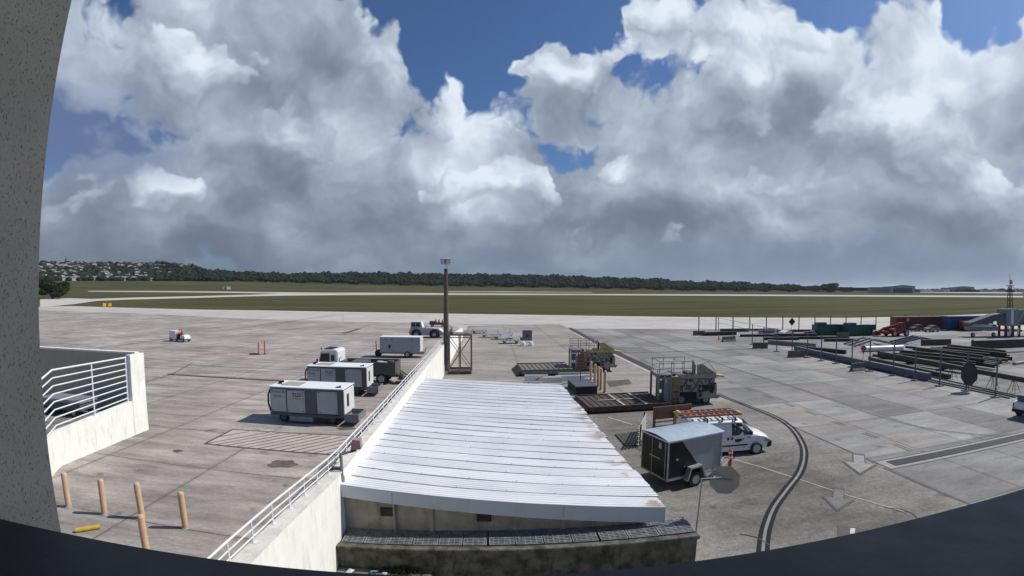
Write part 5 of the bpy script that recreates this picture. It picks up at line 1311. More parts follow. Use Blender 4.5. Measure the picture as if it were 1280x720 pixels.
# ------------------------------------------------------------------ right-hand laydown yard
def fence_row():
    ys = [25.9, 28.8, 31.4, 34.4, 37.3, 40.4, 43.3, 46.1, 48.5, 51.4, 54.8, 58.0, 61.6, 66.8, 75.9, 84.5]
    base = None
    for i, y in enumerate(ys):
        x = 38.8 + .15 * math.sin(i * 2.1) if y < 62 else 38.8 + (y - 60) * .18
        lab = 'grey temporary fence post on a flat base, %s in the long row on the right' % (ORD[i])
        if base is None:
            base = thing('fence_post', lab, 'fence post', (x, y, 0), 0, 'fence posts along the right-hand yard')
            MB().cyl((0, 0, .05), (0, 0, 3.15), .07, .07, 8).build('post', M['dgrey'], base, smooth=True)
            MB().box(-.38, .38, -.25, .25, 0, .10).build('base', M['steel'], base, bevel=.02)
        else:
            copy_tree(base, (x, y, 0), R(rnd.uniform(-15, 15)), lab)
    t = thing('fence_wire', 'thin wires strung between the far posts of the right-hand row', 'wire', (0, 0, 0))
    for z in (3.05, 2.2): MB().tube([Vector((38.9, 58, z)), Vector((38.9, 61.6, z)), Vector((40, 66.8, z)), Vector((41.7, 75.9, z)), Vector((43.2, 84.5, z))], .035, 5).build('wire', M['galv'], t)
fence_row()
def back_fence():
    a, b = Vector((42.4, 91.6, 0)), Vector((94, 79.0, 0))
    t = thing('boundary_fence', 'grey post and rail fence across the far side of the laydown yard', 'fence', a)
    n = 15; d = (b - a)
    for i in range(n + 1):
        p = d * i / n; MB().cyl(p, p + Vector((0, 0, 3.0)), .115, .115, 6).build('post', M['dgrey'], t)
    MB().bar((0, 0, 2.95), d + Vector((0, 0, 2.95)), .05, .05).build('top_rail', M['galv'], t)
    MB().bar((0, 0, 1.5), d + Vector((0, 0, 1.5)), .025, .025).build('wire', M['galv'], t)
back_fence()
def jersey(label, loc, rot, L=2.2, h=.85):
    t = thing('concrete_barrier', label, 'barrier', loc, rot, 'dark concrete barriers along the right-hand row')
    MB().prism([(-.32, 0), (.32, 0), (.30, .12), (.16, .35), (.11, h), (-.11, h), (-.16, .35), (-.30, .12)], 0, L, axis='x').build('body', mat('barrier_concrete', (.14, .135, .12), .9, var=.3, dirt=.5, bump=.3), t, bevel=.02)
    for x in (.3, L / 2, L - .4): MB().box(x, x + .03, -.05, .05, h + .001, h + .08).build('lifting_loop', M['steel'], t)
for i, (x, y, r) in enumerate(((1064, 464.5, -40), (985, 447, -55), (941, 435.5, -60), (903, 427.5, -35), (866.5, 419.5, -50), (1140, 446, -45))):
    if i < 5: jersey('dark concrete barrier beside the fence row, %s from the camera' % ORD[i], at(x, y), R(r + 45), (1.9, 2.3, 2.2, 2.6, 2.2, 2)[i])
def ibeam(label, a, b, w_=.3, h_=.35, m='steel', z=0, group='steel beams stacked in the right-hand yard'):
    a, b = Vector((*a, z)), Vector((*b, z)); d = b - a; L = d.length
    o = MB(); tf = h_ * .12; tw = w_ * .12
    o.box(0, L, -w_ / 2, w_ / 2, 0, tf).box(0, L, -w_ / 2, w_ / 2, h_ - tf, h_).box(0, L, -tw, tw, tf, h_ - tf)
    q = o.build('steel_beam', M[m], None); q.location = a; q.rotation_euler = (0, 0, math.atan2(d.y, d.x)); return tag(q, label, 'beam', group)
def boxbeam(label, a, b, w_, h_, m, z=0, name='box_beam'):
    a, b = Vector((*a, z)), Vector((*b, z)); d = b - a
    t = thing(name, label, 'beam', a, math.atan2(d.y, d.x))
    MB().box(0, d.length, -w_ / 2, w_ / 2, 0, h_).build('beam', M[m], t, bevel=.02)
    MB().box(-.05, 0, -w_ * .6, w_ * .6, -.02 if z > .02 else 0, h_ * 1.1).build('end_plate', M[m], t)
    return t
boxbeam('long blue grey box girder lying along the fence row', (41.3, 57.2), (39.9, 33.6), .55, .62, 'bluesteel', .12)
for i in range(4):
    y = 36 + i * 6.2; o = MB().box(-.7, .7, -.1, .1, 0, .12).build('timber_bearer', M['wood'], None); o.location = (40.05 + i * .38, y, 0); tag(o, 'short timber bearer under the blue grey girder, %s' % ORD[i], 'timber', 'timber bearers under the girder')
boxbeam('long dark brown beam resting on sawhorses near the octagonal sign', (44.0, 44.5), (42.0, 25.3), .35, .42, 'steel', .98)
boxbeam('dark girder lying flat beside the beam on sawhorses', (44.6, 46.5), (42.6, 33.5), .5, .45, 'steel', .0)
saw = None
for i, y in enumerate((26.4, 28.6, 31.0, 33.4)):
    x = 42.0 + (y - 25.3) * .104; lab = 'thin steel sawhorse under the long brown beam, %s' % ORD[i]
    if saw is None:
        saw = thing('sawhorse', lab, 'trestle', (x, y, 0), 0, 'sawhorses under the long brown beam')
        for sy in (-.35, .35):
            for sx in (-.4, .4): MB().bar((sx, sy * 1.1, 0), (sx * .25, sy * .3, .93), .04, .04).build('leg', M['steel'], saw)
        MB().bar((-.45, 0, .95), (.45, 0, .95), .06, .06).build('top_bar', M['steel'], saw); MB().bar((-.33, -.3, .3), (.33, -.3, .3), .03, .03).build('brace', M['steel'], saw)
    else: copy_tree(saw, (x, y, 0), 0, lab)
for i, x in enumerate((39.6, 40.4)):
    ibeam('thin steel rail lying on the ground beside the fence bases, %s' % ('left' if i == 0 else 'right'), (x + .5, 57), (x - .2, 25), .12, .12, 'steel')
for i in range(13):
    x = 46.5 + i * 1.25 + rnd.uniform(-.2, .2); y0 = 34.5 + rnd.uniform(-1.2, 1.5) + i * .35; L = 13 + rnd.uniform(-3, 1.5); z = .25 + .08 * rnd.random()
    ibeam('rusty dark I-beam in the big steel pile, %s from the left' % ('first' if i == 0 else ORD[i]), (x, y0), (x - .8 + rnd.uniform(-1.1, 1.1), y0 + L), rnd.uniform(.22, .4), rnd.uniform(.25, .45), ('steel', 'steel', 'bluesteel')[i % 3], z)
for i in range(6):
    x = 49 + i * 2.4; y0 = 37 + i * .5
    ibeam('dark I-beam on the upper layer of the big steel pile, %s from the left' % ('first' if i == 0 else ORD[i]), (x + .5, y0 + rnd.uniform(-1.5, 2)), (x - 1.2 + rnd.uniform(-1.5, 1.5), y0 + 8 + (i * 5 % 4)), .28, .3, 'steel', .76)
for i, y in enumerate((37.5, 42, 46.5)):
    ibeam('cross bearer beneath the big steel pile, %s' % ORD[i], (45.5, y), (63, y + 3.5), .3, .24, 'steel', 0)
boxbeam('large black plate girder on edge at the far right of the steel pile', (62.5, 45.6), (76.5, 42.5), .4, 1.15, 'steel', .55)
boxbeam('short black plate girder behind the steel pile', (61.5, 53.5), (66.5, 52.4), .4, .9, 'steel', .3)
boxbeam('pale galvanised channel lying in front of the black plate girder', (57.5, 36.2), (66, 36.8), .4, .3, 'lgrey', .0)
o = MB().cyl((0, 0, .38), (6.6, -1.0, .38), .38, .38, 16).build('white_pipe', M['white'], None, smooth=True); o.location = at(1078, 440); tag(o, 'fat white pipe lying beyond the red diamond sign', 'pipe')
def frame(label, p, rot, L, m):
    t = thing('roof_truss', label, 'steelwork', p, rot)
    for y in (0, 1.6, 3.2):
        MB().bar((0, y, .15), (L * .45, y, 1.05), .22, .26).build('rafter', M[m], t); MB().bar((L * .45, y, 1.05), (L, y, .2), .22, .26).build('rafter', M[m], t)
    for x, z in ((.3, .2), (L * .45, 1.05), (L * .8, .45)): MB().bar((x, 0, z), (x, 3.2, z), .14, .16).build('tie', M[m], t)
    for x in (L * .2, L * .7): MB().bar((x, .0, 0), (x, 3.2, .0 + .1), .1, .18).build('sleeper', M['wood'], t)
frame('bent grey steel frame lying behind the white pipe', at(1068, 434), R(-12), 7.5, 'mgrey')
frame('blue steel roof frame lying behind the steel pile', at(1122, 431), R(-25), 8.5, 'bluesteel')
# odd lengths of dark steel in the far part of the yard
JK = [(878, 420, 7, 0), (900, 415, 6, -8), (925, 421, 8, -14), (948, 417, 7, -10), (968, 421, 8, -16), (990, 415, 6, -12), (985, 424, 9, -18), (1005, 419, 5, -8), (955, 425, 6, -20), (935, 413.5, 6, -10), (1030, 427, 6, -20), (960, 430, 8, -62), (1000, 437, 7, -66)]
for i, (x, y, L, r) in enumerate(JK):
    p = at(x, y); d = Vector((math.cos(R(r)), math.sin(R(r)))) * L
    ibeam('loose dark steel length in the far laydown yard, %s' % (ORD[i] if i else 'leftmost'), (p.x, p.y), (p.x + d.x, p.y + d.y), .6, .35 + .3 * rnd.random(), ('steel', 'bluesteel', 'steel', 'mgrey')[i % 4], .05, 'loose steel lengths in the far yard')
t = thing('white_sheet', 'crumpled white and blue sheet lying among the far steel', 'sheet', at(974, 418.5)); MB().prism([(0, 0), (.4, .5), (1.2, .35), (2.2, .75), (3.4, .3), (3.8, 0)], 0, 2).build('sheet', M['white'], t)
t = thing('white_block', 'small white block at the left end of the green skips', 'block', at(1016, 419)); MB().box(0, 1.4, 0, 1, 0, .9).build('block', M['white'], t, bevel=.12)
def diamond(label, p, z0, s, m, h, tri=False):
    t = thing('warning_sign', label, 'sign', p)
    MB().cyl((0, 0, 0), (0, 0, z0), .04, .04, 6).build('post', M['mgrey'], t)
    pts = [(-s, z0), (0, z0 - s * 1.5), (s, z0), (0, z0 + s * .6)] if tri else [(-s, z0), (0, z0 - s), (s, z0), (0, z0 + s)]
    MB().prism(pts, -.06, -.04).build('plate', m, t)
diamond('black diamond sign hanging at the far boundary fence', at(989.5, 415.5), 2.1, .8, M['black'], 1)
diamond('red triangular warning sign in front of the white pipe', at(1078.5, 451), 1.55, .5, M['cone'], 1, True)
def oct_sign():
    t = thing('octagonal_sign', 'big dark octagonal board seen from behind on the near fence row', 'sign', (38.95, 28.6, 0), R(-50))
    R_ = 1.0
    pts = [(R_ * math.cos(R(22.5 + 45 * k)) * .72, 1.48 + R_ * math.sin(R(22.5 + 45 * k))) for k in range(8)]
    MB().prism(pts, -.12, -.08).build('plate', mat('dark_sign_back', (.045, .045, .04), .7, var=.2), t); MB().bar((0, -.06, .1), (0, -.06, 2.6), .05, .05).build('post', M['steel'], t)
oct_sign()
def skip(label, p, rot, L, h=2.0):
    t = thing('green_skip', label, 'skip', p, rot, 'dark green skips in the laydown yard')
    MB().prism([(0, .9), (.5, .15), (L - .5, .15), (L, .9), (L, h), (0, h)], 0, 2.4).build('body', M['green'], t, bevel=.03)
    for k in range(int(L / .9)): MB().box(.7 + k * .9, .8 + k * .9, -.08, 0, .3, h - .1).build('rib', M['green'], t)
    MB().box(-.05, L + .05, -.06, .06, h, h + .12).build('rim', M['black'], t); MB().box(.3, 2.2, .5, 2, h, h + .45).build('load', M['dgrey'], t)
    MB().box(.2, L - .2, .3, .5, 0, .15).build('skid', M['steel'], t)
skip('dark green skip, leftmost of the pair behind the fence posts', at(1021, 419.5), R(-14), 5.4, 1.9)
skip('dark green skip, right of the pair, next to the red telehandler', at(1060, 420.5), R(-6), 6.2, 1.9)
jersey('dark concrete block in front of the green skips', at(1046, 423), R(-12), 2.4, .95)
o = MB().cyl((0, 0, .5), (1.3, -.3, .5), .5, .5, 14).build('pale_drum', M['lgrey'], None); o.location = at(1090, 419.5); tag(o, 'pale round drum in front of the right green skip', 'drum')
def telehandler():
    t = thing('telehandler', 'red telehandler with its boom lowered to the left', 'telehandler', at(1101, 421.5), R(-8))
    MB().prism([(2.3, .5), (2.3, 1.35), (5.4, 1.35), (6.2, 1.15), (6.3, .5)], 0, 2.2).build('chassis', M['red'], t, bevel=.06)
    MB().prism([(3.9, 1.36), (3.95, 2.1), (4.3, 2.45), (5.3, 2.45), (5.6, 1.36)], .0, 1.0).build('cab', M['red'], t, bevel=.05)
    MB().prism([(4.1, 1.55), (4.15, 2.05), (4.4, 2.3), (5.1, 2.3), (5.2, 1.55)], -.015, -.002).build('window', glassm(), t)
    MB().bar((6.2, 1.5, 2.15), (1.6, 1.5, 1.35), .42, .45).build('boom', M['red'], t, bevel=.03); MB().bar((1.7, 1.5, 1.35), (.5, 1.5, .85), .3, .34).build('boom_tip', M['red'], t)
    MB().box(.2, .5, .7, 2.2, .25, 1.0).build('fork_carriage', M['red'], t); [MB().box(-.9, .2, y_, y_ + .15, .2, .27).build('fork', M['steel'], t) for y_ in (.9, 1.8)]
    MB().box(1.2, 2.3, .2, 2.0, .5, .95).build('stabiliser', M['red'], t)
    for x in (2.9, 5.6):
        for y in (-.1, 2.3): wheel(t, x, y, .58, .4, -1 if y < 1 else 1)
telehandler()
def container(label, p, rot, L, m, h=2.7, frame_=None):
    t = thing('shipping_container', label, 'container', p, rot)
    V = []; 
    MB().box(.06, L - .06, .06, 2.38, .15, h - .06).build('body', M[m], t)
    b = MB(); x = .2
    while x < L - .3: b.box(x, x + .16, .0, .06, .25, h - .2); x += .34
    b.build('corrugation', M[m], t)
    b = MB(); b.box(0, L, -.02, .1, h - .16, h); b.box(0, L, -.02, .1, 0, .2); b.box(0, .14, -.02, .1, .2, h - .16); b.box(L - .14, L, -.02, .1, .2, h - .16); b.build('frame', M[frame_ or m], t)
    MB().box(0, L, .1, 2.44, h - .06, h + .0).build('roof', M[m], t)
container('long maroon shipping container behind the red telehandler', at(1120, 413), R(-12), 13.2, 'maroon', 2.75)
t_ = at(1186, 413.3); container('blue shipping container behind the red box truck', t_, R(-14), 11.6, 'blue', 2.9, 'dgrey')
bx = thing('cream_notice', 'small cream notice fixed on the maroon container', 'notice', at(1131, 413) + Vector((.2, -.15, 0))); MB().box(0, .9, -.05, -.02, 1.9, 2.5).build('board', M['lgrey'], bx)
def boxtruck():
    t = thing('box_truck', 'small red truck with a pale cab parked before the blue container', 'truck', at(1195, 413.3) + Vector((0, -2.2, 0)), R(-12))
    MB().box(0, 3.4, 0, 1.9, .65, 1.95).build('box_body', M['red'], t, bevel=.04)
    MB().prism([(3.45, .5), (3.45, 1.9), (4.4, 1.9), (4.9, 1.2), (5.3, 1.1), (5.35, .5)], 0.05, 1.85).build('cab', M['lgrey'], t, bevel=.06)
    MB().prism([(3.7, 1.25), (3.7, 1.75), (4.3, 1.75), (4.6, 1.25)], .02, .045).build('side_window', glassm(), t)
    MB().cyl((1.8, -.01, 1.5), (1.8, 0, 1.5), .2, .2, 12).build('round_badge', M['dullyellow'], t); MB().box(-.1, 5.3, .2, 1.7, .4, .65).build('chassis', M['black'], t)
    for x in (.8, 4.5):
        for y in (.1, 1.8): wheel(t, x, y, .38, .24, -1 if y < 1 else 1)
boxtruck()
def lightcar(label, p, m):
    t = thing('service_cart', label, 'cart', p, R(-10))
    MB().prism([(0, .3), (0, .75), (.8, .9), (1.2, 1.3), (2.2, 1.3), (2.6, .85), (3.1, .8), (3.1, .3)], 0, 1.5).build('body', M[m], t, bevel=.05)
    MB().prism([(1.0, .92), (1.28, 1.22), (2.1, 1.22), (2.3, .92)], -.012, -.002).build('window', glassm(), t)
    for x in (.6, 2.5):
        for y in (.05, 1.45): wheel(t, x, y, .3, .2)
lightcar('pale low service cart right of the red box truck', at(1222, 412.5) + Vector((0, -2.5, 0)), 'lgrey')
lightcar('dark low cart before the gap between the two containers', at(1160, 415.5), 'mgrey')
lightcar('pale low cart in front of the maroon container end', at(1142, 414.5), 'olive')

def bridge():
    t = thing('boarding_bridge', 'grey steel boarding stairs and latticed gangway on red striped legs at the far right', 'boarding bridge', at(1256, 421), R(-20))
    MB().prism([(-7.5, 2.0), (-7.2, 2.5), (-2.5, 3.9), (0, 4.2), (0, 3.0), (-2.5, 2.7)], 0, 2.2).build('sloped_ramp', M['dgrey'], t, bevel=.04)
    MB().box(-7.2, -1.2, .2, 2, 1.2, 1.8).build('stair_body', M['mgrey'], t); MB().box(-6.8, -3.5, -.02, .19, 2.0, 2.3).build('pale_panel', M['lgrey'], t)
    for x in (-6.5, -2.2): wheel(t, x, .3, .4, .3)
    MB().box(0, 2.6, -.3, 2.6, 1.9, 4.9).build('cab', M['mgrey'], t, bevel=.05); MB().box(1.0, 1.5, -.33, -.305, 2.2, 4.7).build('pale_strip', M['white'], t)
    for x in (.1, 1.6, 3.0):
        MB().box(x, x + .35, 0, .35, 0, 2.2).build('leg', M['maroon'], t); MB().box(x, x + .35, 1.9, 2.25, 0, 2.2).build('leg', M['maroon'], t)
    MB().box(-.1, 3.6, -.1, 2.4, .9, 1.2).build('axle_beam', M['red'], t)
    for x in (.8, 2.5): MB().box(x, x + .4, -.16, -.11, .3, 1.5).build('white_stripe', M['white'], t)
    g = MB(); L = 22
    for y in (0, 2.3):
        for z in (2.1, 4.7): g.bar((2.6, y, z), (L, y, z), .16, .16)
        k = 2.6; s = 0
        while k < L - 1.5:
            g.bar((k, y, 2.1 if s % 2 == 0 else 4.7), (k + 1.6, y, 4.7 if s % 2 == 0 else 2.1), .10, .10); g.bar((k, y, 2.1), (k, y, 4.7), .09, .09); k += 1.6; s += 1
    g.build('lattice', M['galv'], t); MB().box(2.6, L, .1, 2.2, 2.0, 2.15).build('walkway', M['dgrey'], t); MB().box(2.6, L, 1.2, 2.2, 2.2, 4.6).build('gangway_side', M['mgrey'], t)
bridge()
def mast():
    t = thing('lattice_mast', 'slender dark lattice mast with an orange beacon rising behind the boarding bridge', 'mast', (93.2, 60.0, 0))
    h = 10.2
    L4 = [(-.6, -.6), (.6, -.6), (.6, .6), (-.6, .6)]
    for a, b in L4: MB().bar((a, b, 0), (a * .35, b * .35, h - 1.2), .10, .10).build('leg', M['steel'], t)
    b = MB()
    for k in range(9):
        f0, f1 = k / 9, (k + 1) / 9
        for i in range(4):
            p, q = L4[i], L4[(i + 1) % 4]; s0, s1 = 1 - .65 * f0, 1 - .65 * f1
            b.bar((p[0] * s0, p[1] * s0, (h - 1.2) * f0), (q[0] * s1, q[1] * s1, (h - 1.2) * f1), .05, .05)
    b.build('lattice', M['steel'], t)
    MB().box(-.55, .55, -.55, .55, h - 1.2, h - 1.1).build('platform', M['steel'], t); MB().cyl((0, 0, h - 1.1), (0, 0, h + 1.0), .05, .04, 6).build('rod', M['steel'], t)
    MB().lathe([(.28, h - .9), (.32, h - .3), (.15, h - .1)], 10).build('beacon', mat('orange_beacon', (.8, .32, .14), .5), t).location = (.35, 0, 0)
    w_ = thing('stay_cable', 'thin stay cable running down to the right from the lattice mast', 'cable', (93.2, 60.0, 0)); MB().cyl((.3, 0, h - 1.2), (7, -3, 5), .035, .035, 5).build('cable', M['steel'], w_); MB().cyl((0, 0, 3.2), (9, -4, 8.0), .03, .03, 5).build('cable', M['steel'], w_)
mast()

def pickup():
    t = thing('pickup_truck', 'white pickup truck cut off by the right edge of the picture', 'truck', (33.95, 20.3, 0), R(8))
    MB().prism([(0, .5), (.02, 1.0), (.12, 1.08), (1.7, 1.12), (1.75, 1.12), (2.1, 1.85), (3.6, 1.85), (4.2, 1.15), (5.4, 1.05), (5.5, .5)], -.95, .95).build('body', M['white'], t, bevel=.06)
    MB().box(-.12, .03, -.9, .9, .42, .62).build('bumper', M['black'], t, bevel=.03); MB().box(-.015, -.002, -.8, .8, .72, .98).build('tailgate', M['white'], t)
    for y in (-.88, .74): MB().box(-.012, .0, y, y + .14, .66, .98).build('tail_light', M['red'], t)
    MB().prism([(2.15, 1.2), (2.3, 1.75), (3.5, 1.75), (3.9, 1.2)], -.965, -.952).build('side_window', glassm(), t)
    MB().box(.3, 1.65, -.8, .8, 1.1, 1.5).build('load', M['dgrey'], t, bevel=.04); MB().box(.5, 1.4, -.6, .2, 1.5, 1.62).build('red_load', M['maroon'], t)
    MB().tube([Vector((.6, -.3, 1.5)), Vector((1.2, -.2, 2.2))], .02, 5).build('rod', M['steel'], t)
    for x in (1.0, 4.4):
        for y in (-.86, .86): wheel(t, x, y, .38, .25, -1 if y < 0 else 1)
pickup()

# ------------------------------------------------------------------ airfield signs and hangars
for i, x in enumerate((128.6, 135.4)):
    p = at(x, 384.0); t = thing('taxiway_sign', 'yellow taxiway marker board at the grass edge, %s of two' % ('left' if i == 0 else 'right'), 'sign', p, R(40), 'yellow marker boards')
    MB().box(0, 1.5, 0, .3, .35, 1.9).build('panel', mat('bright_yellow', (.75, .50, .03), .5), t); MB().box(.7, .85, .1, .2, 0, .35).build('leg', M['black'], t)
def hut(label, pxx, pyy, L, h, m, name='airfield_hut'):
    p = atT(pxx, pyy); t = thing(name, label, 'hut', p, R(-math.degrees(math.atan2(p.x, p.y))))
    MB().box(0, L, 0, h, 0, h).build('walls', M[m], t); MB().box(-.2, L + .2, -.2, h + .2, h, h * 1.12).build('roof', M['mgrey'], t)
hut('small white hut pair on the far left grass, left', 278, 361.6, 5, 5, 'lgrey'); hut('small white hut pair on the far left grass, right', 283.5, 361.7, 6, 5, 'white')
hut('low cream block at the edge of the near grass strip', 340, 376.2, 6, 1.6, 'lgrey')
def hangar(label, x0, x1, yb, yt, wingl):
    a, b = atT(x0, yb), atT(x1, yb); d = b - a; L = d.length; z = a.z
    h = (lambda v: CAM_H + v[2] / math.hypot(v[0], v[1]) * math.hypot(a.x, a.y))(ray(x0, yt)) - z
    t = thing('hangar', label, 'hangar', a, math.atan2(d.y, d.x))
    MB().prism([(0, -1), (L, -1), (L, h * .82), (L * .5, h), (0, h * .82)], 0, 60).build('walls', mat('hangar_wall', (.42, .46, .50), .6, var=.05, scale=.05), t)
    MB().prism([(-1, h * .84), (L * .5, h + .3), (L + 1, h * .84), (L + 1, h * .90), (L * .5, h * 1.08), (-1, h * .90)], -1, 61).build('roof', mat('hangar_roof', (.62, .65, .68), .5, var=.04, scale=.05), t)
    MB().box(L * .13, L * .9, -.4, 0, 0, h * .62).build('door', M['bluesteel'], t); [MB().box(L * q_, L * (q_ + .03), -.8, 0, 0, h * .7).build('door_frame', M['white'], t) for q_ in (.10, .90)]
    if wingl: MB().box(-wingl, 0, 5, 40, -1, h * .78).build('side_wing', M['lgrey'], t)
hangar('large grey hangar with a wide dark door on the horizon, left of the two', 1112, 1144, 366, 356.8, 40)
hangar('farther pale hangar on the horizon behind the blue container', 1190, 1218, 365, 358.2, 30)
for i, (x, L, h, m) in enumerate(((1152, 26, 6, 'white'), (1166, 30, 5, 'lgrey'), (1176, 24, 7, 'fascia'), (1228, 30, 6, 'white'), (1245, 26, 5, 'white'), (1272, 34, 7, 'white'))):
    p = atT(x, 365.3); t = thing('airport_building', 'small pale airport building on the horizon, %s from the left beside the hangars' % ('first' if i == 0 else ORD[i]), 'building', p, R(-35), 'far airport buildings')
    MB().box(0, L, 0, 20, 0, h).build('walls', M[m], t); MB().box(-.5, L + .5, -.5, 20.5, h, h + .8).build('roof', M['galv'], t)

# ------------------------------------------------------------------ forest, town, trees
def ico(sub):
    bm = bmesh.new(); bmesh.ops.create_icosphere(bm, subdivisions=sub, radius=1)
    v = np.array([q.co[:] for q in bm.verts]); f = np.array([[q.index for q in x.verts] for x in bm.faces]); bm.free(); return v, f
IV, IF = ico(2)
rng = np.random.default_rng(3)
def crowns(name, spec, m, jitter=.28):
    VV = []; FF = []; n = len(IV)
    for k, (x, y, z, r, h) in enumerate(spec):
        s = 1 + rng.normal(0, jitter * .45, (n, 1)) + jitter * .35 * np.sin(IV @ rng.normal(0, 3.5, (3, 1)) + rng.uniform(0, 6))
        v = IV * s * np.array([r, r, h]) + np.array([x, y, z]); VV.append(v); FF.append(IF + k * n)
    V = np.concatenate(VV); F = np.concatenate(FF)
    me = bpy.data.meshes.new(name); me.vertices.add(len(V)); me.vertices.foreach_set('co', V.ravel().astype(np.float32))
    me.loops.add(len(F) * 3); me.loops.foreach_set('vertex_index', F.ravel().astype(np.int32)); me.polygons.add(len(F))
    me.polygons.foreach_set('loop_start', np.arange(0, len(F) * 3, 3, dtype=np.int32)); me.update(calc_edges=True); me.materials.append(m)
    o = bpy.data.objects.new(name, me); col.objects.link(o); return o
def azof(pxx): return azel(pxx, 360)[0]
spec = []
for row, rr_ in enumerate((1300, 1316, 1336, 1362, 1395, 1440, 1500, 1580, 1680, 1800, 1890)):
    a = azof(196); e = azof(1098)
    while a < e:
        r = rr_ + rnd.uniform(-9, 9); s = rnd.choice((rnd.uniform(2.6, 4.6), rnd.uniform(3, 6.5))) * (1 + (row > 5) * .25)
        if a > azof(940) : s *= .62
        if a > azof(1000): s *= .6
        z = hfun(a, r)
        spec.append((r * math.sin(R(a)), r * math.cos(R(a)), z + 4.0 + s * .7 + (row > 0) * 2.5 + 2.5 * math.sin(a * 2.1 + row), s, s * rnd.uniform(.75, 1.2)))
        a += math.degrees(s * 1.0 / r)
f = crowns('forest', spec, M['forest']); tag(f, 'dark green belt of low forest along the horizon', 'forest', None, 'stuff')
spec = []
for _ in range(2300):
    a = rnd.uniform(azof(8), azof(290)); r = rnd.uniform(1290, 1930); s = rnd.uniform(4, 9)
    spec.append((r * math.sin(R(a)), r * math.cos(R(a)), hfun(a, r) + s * .5, s, s * .8))
f = crowns('hillside_wood', spec, M['forest']); tag(f, 'dark trees scattered between the houses of the hillside town', 'trees', None, 'stuff')
# low far trees near the hangars
spec = []
for _ in range(130):
    a = rnd.uniform(azof(1090), azof(1279)); r = rnd.uniform(1750, 2100); s = rnd.uniform(5, 9)
    spec.append((r * math.sin(R(a)), r * math.cos(R(a)), s * .4, s * 1.6, s * .8))
f = crowns('far_treeline', spec, M['forest']); tag(f, 'low distant treeline behind the hangars', 'trees', None, 'stuff')

def leafy(name, label, loc, rx, ry, h, n, leaf, m, trunk=True, cat='tree'):
    t = thing(name, label, cat, loc)
    cl = [(rnd.uniform(-rx, rx) * .75, rnd.uniform(-ry, ry) * .75, h * rnd.uniform(.25, .85), rnd.uniform(.25, .45)) for _ in range(16)]
    V = []; F = []
    for i in range(n):
        c = rnd.choice(cl); q = Vector((rnd.gauss(0, 1), rnd.gauss(0, 1), rnd.gauss(0, 1))).normalized() * (rnd.random() ** .33)
        p = Vector((c[0] + q.x * rx * c[3] * 1.3, c[1] + q.y * ry * c[3] * 1.3, max(.1, c[2] + q.z * h * c[3] * .6)))
        u = Vector((rnd.gauss(0, 1), rnd.gauss(0, 1), rnd.gauss(0, 1))).normalized() * leaf; v = u.orthogonal().normalized() * leaf * .6
        o = len(V); V += [p - u, p + v, p + u, p - v]; F.append((o, o + 1, o + 2, o + 3))
    MB().add(V, F).build('crown', m, t)
    tr = MB()
    for k in range(5):
        a = rnd.uniform(0, 6.3); tr.cyl((0, 0, 0), (math.cos(a) * rx * .5, math.sin(a) * ry * .5, h * .6), h * .04, h * .015, 6)
    tr.build('trunk', M['bark'], t)
p = atT(54, 374.0); q = atT(88, 373.5)
leafy('bush', 'dark green bushy shrub clump at the left edge of the taxiway', (p + q) / 2 + Vector((-5, 0, 0)), 17, 9, 15.5, 11000, .8, M['leaf'], cat='bush')
a = R(azof(1036)); leafy('lone_tree', 'lone dark round tree standing above the right end of the forest', (1330 * math.sin(a), 1330 * math.cos(a), hfun(math.degrees(a), 1330)), 26, 14, 21, 6000, 1.9, M['leaf'])

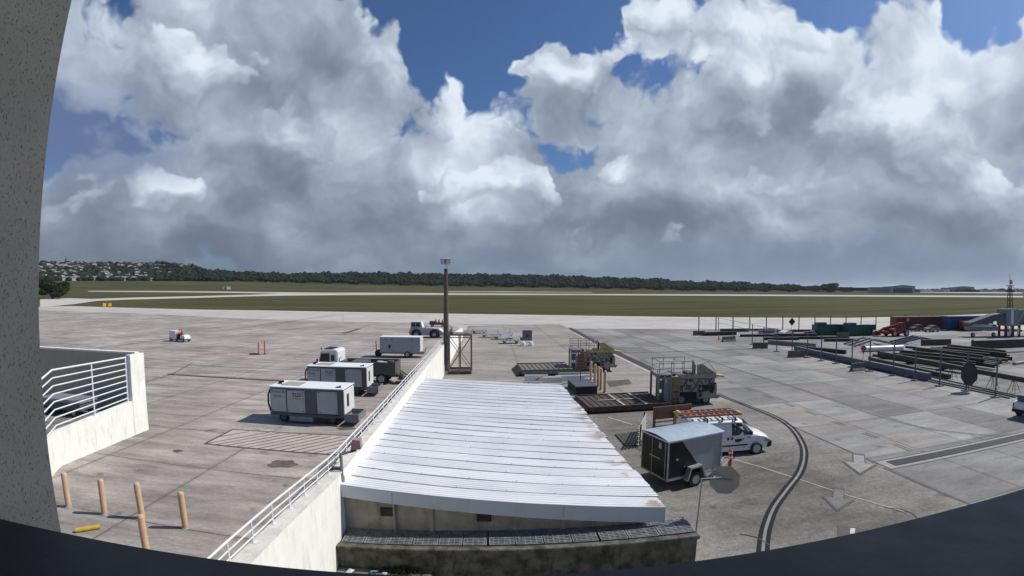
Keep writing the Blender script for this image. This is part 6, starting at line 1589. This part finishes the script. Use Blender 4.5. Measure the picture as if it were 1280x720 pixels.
def town():
    cols = [mat('house_white', (.46, .46, .45), .8, var=.05), mat('house_cream', (.30, .285, .25), .8, var=.05), mat('house_grey', (.20, .20, .21), .8, var=.05)]
    roofs = [mat('roof_pale', (.24, .24, .25), .7), mat('roof_brown', (.09, .07, .065), .8), mat('roof_white', (.40, .40, .40), .7)]
    win = mat('house_window', (.05, .06, .07), .4)
    kinds = []
    for k in range(6):
        L, D, H = rnd.uniform(8, 14), rnd.uniform(7, 10), rnd.uniform(2.8, 5.0)
        b = MB().box(-L / 2, L / 2, -D / 2, D / 2, -3, H, 0)
        if k % 3 == 0: b.box(-L / 2 - .3, L / 2 + .3, -D / 2 - .3, D / 2 + .3, H, H + .5, 1)
        else: b.add([(-L / 2 - .5, -D / 2 - .5, H), (L / 2 + .5, -D / 2 - .5, H), (L / 2 + .5, D / 2 + .5, H), (-L / 2 - .5, D / 2 + .5, H), (-L / 4, 0, H + 2.2), (L / 4, 0, H + 2.2)], [(0, 1, 5, 4), (1, 2, 5), (2, 3, 4, 5), (3, 0, 4), (3, 2, 1, 0)], 1)
        x = -L / 2 + 1.5
        while x < L / 2 - 2: b.box(x, x + 1.4, -D / 2 - .08, -D / 2 - .01, 1, 2.3, 2); x += 3.1
        o = b.build('house', [cols[k % 3], roofs[(k * 2 + 1) % 3], win], None); kinds.append(o)
    n = 0; sk = list(kinds)
    lab = 'small pale house among dark trees on the far hillside town'
    for i in range(280):
        u = rnd.random()
        pxx = 40 + 215 * u ** 1.15
        a = azof(pxx) + rnd.uniform(-.1, .1); r = rnd.choice((rnd.uniform(1560, 1910), rnd.uniform(1620, 1910), rnd.uniform(1330, 1560)))
        if pxx > 215 and r < 1750: r = rnd.uniform(1780, 1900)
        o = sk[i] if i < 6 else kinds[rnd.randrange(6)].copy()
        if i >= 6: col.objects.link(o)
        o.location = (r * math.sin(R(a)), r * math.cos(R(a)), hfun(a, r) + 4.2); o.rotation_euler = (0, 0, R(-a + rnd.uniform(-40, 40)) ); s = rnd.uniform(.8, 1.25); o.scale = (s, s, 1)
        tag(o, lab, 'house', 'houses of the hillside town')
    for i, (x, y, L, h) in enumerate(((78, 349.6, 40, 7), (108, 348.2, 60, 7), (143, 349.5, 50, 8), (155, 350.0, 34, 6), (182, 351, 45, 4), (225, 337.5, 48, 5))):
        az_ = azof(x); r = 1310 if y > 345 else 1850; p = Vector((r * math.sin(R(az_)), r * math.cos(R(az_)), hfun(az_, r) + (1 if y > 345 else 6)))
        t = thing('long_building', 'long low white building at the foot of the hillside town, %s from the left' % ('first' if i == 0 else ORD[i]), 'building', p, R(-az_ + 8), 'long white buildings below the town')
        MB().box(0, L, 0, 14, -3, h).build('walls', cols[0], t); MB().prism([(-1, h), (L + 1, h), (L - 2, h + 2), (2, h + 2)], -1, 15).build('roof', roofs[2], t)
    az_ = azof(82); r = 1880; t = thing('church_spire', 'slim dark tower rising above the roofs of the hillside town', 'tower', (r * math.sin(R(az_)), r * math.cos(R(az_)), hfun(az_, r)))
    MB().box(-2.5, 2.5, -2.5, 2.5, 0, 14).build('tower', cols[2], t); MB().cyl((0, 0, 14), (0, 0, 26), 3, .1, 4).build('spire', roofs[1], t)
town()

# ------------------------------------------------------------------ thin sea haze
def haze():
    m = bpy.data.materials.new('haze_air'); m.use_nodes = True; nt = m.node_tree; nt.nodes.clear(); T = NT(nt)
    v = T.node('ShaderNodeVolumePrincipled'); v.inputs['Color'].default_value = (.80, .88, 1, 1); v.inputs['Density'].default_value = 4e-5
    v.inputs['Anisotropy'].default_value = .2
    o = T.node('ShaderNodeOutputMaterial'); T.l.new(v.outputs[0], o.inputs['Volume'])
    b = MB().box(-26500, 26500, -26500, 26500, -1.5, 185).build('haze', m, None); tag(b, 'thin blue haze over the far airfield', None, None, 'stuff')
HAZE = True
if HAZE: haze()
print('OBJECTS', len(bpy.data.objects))
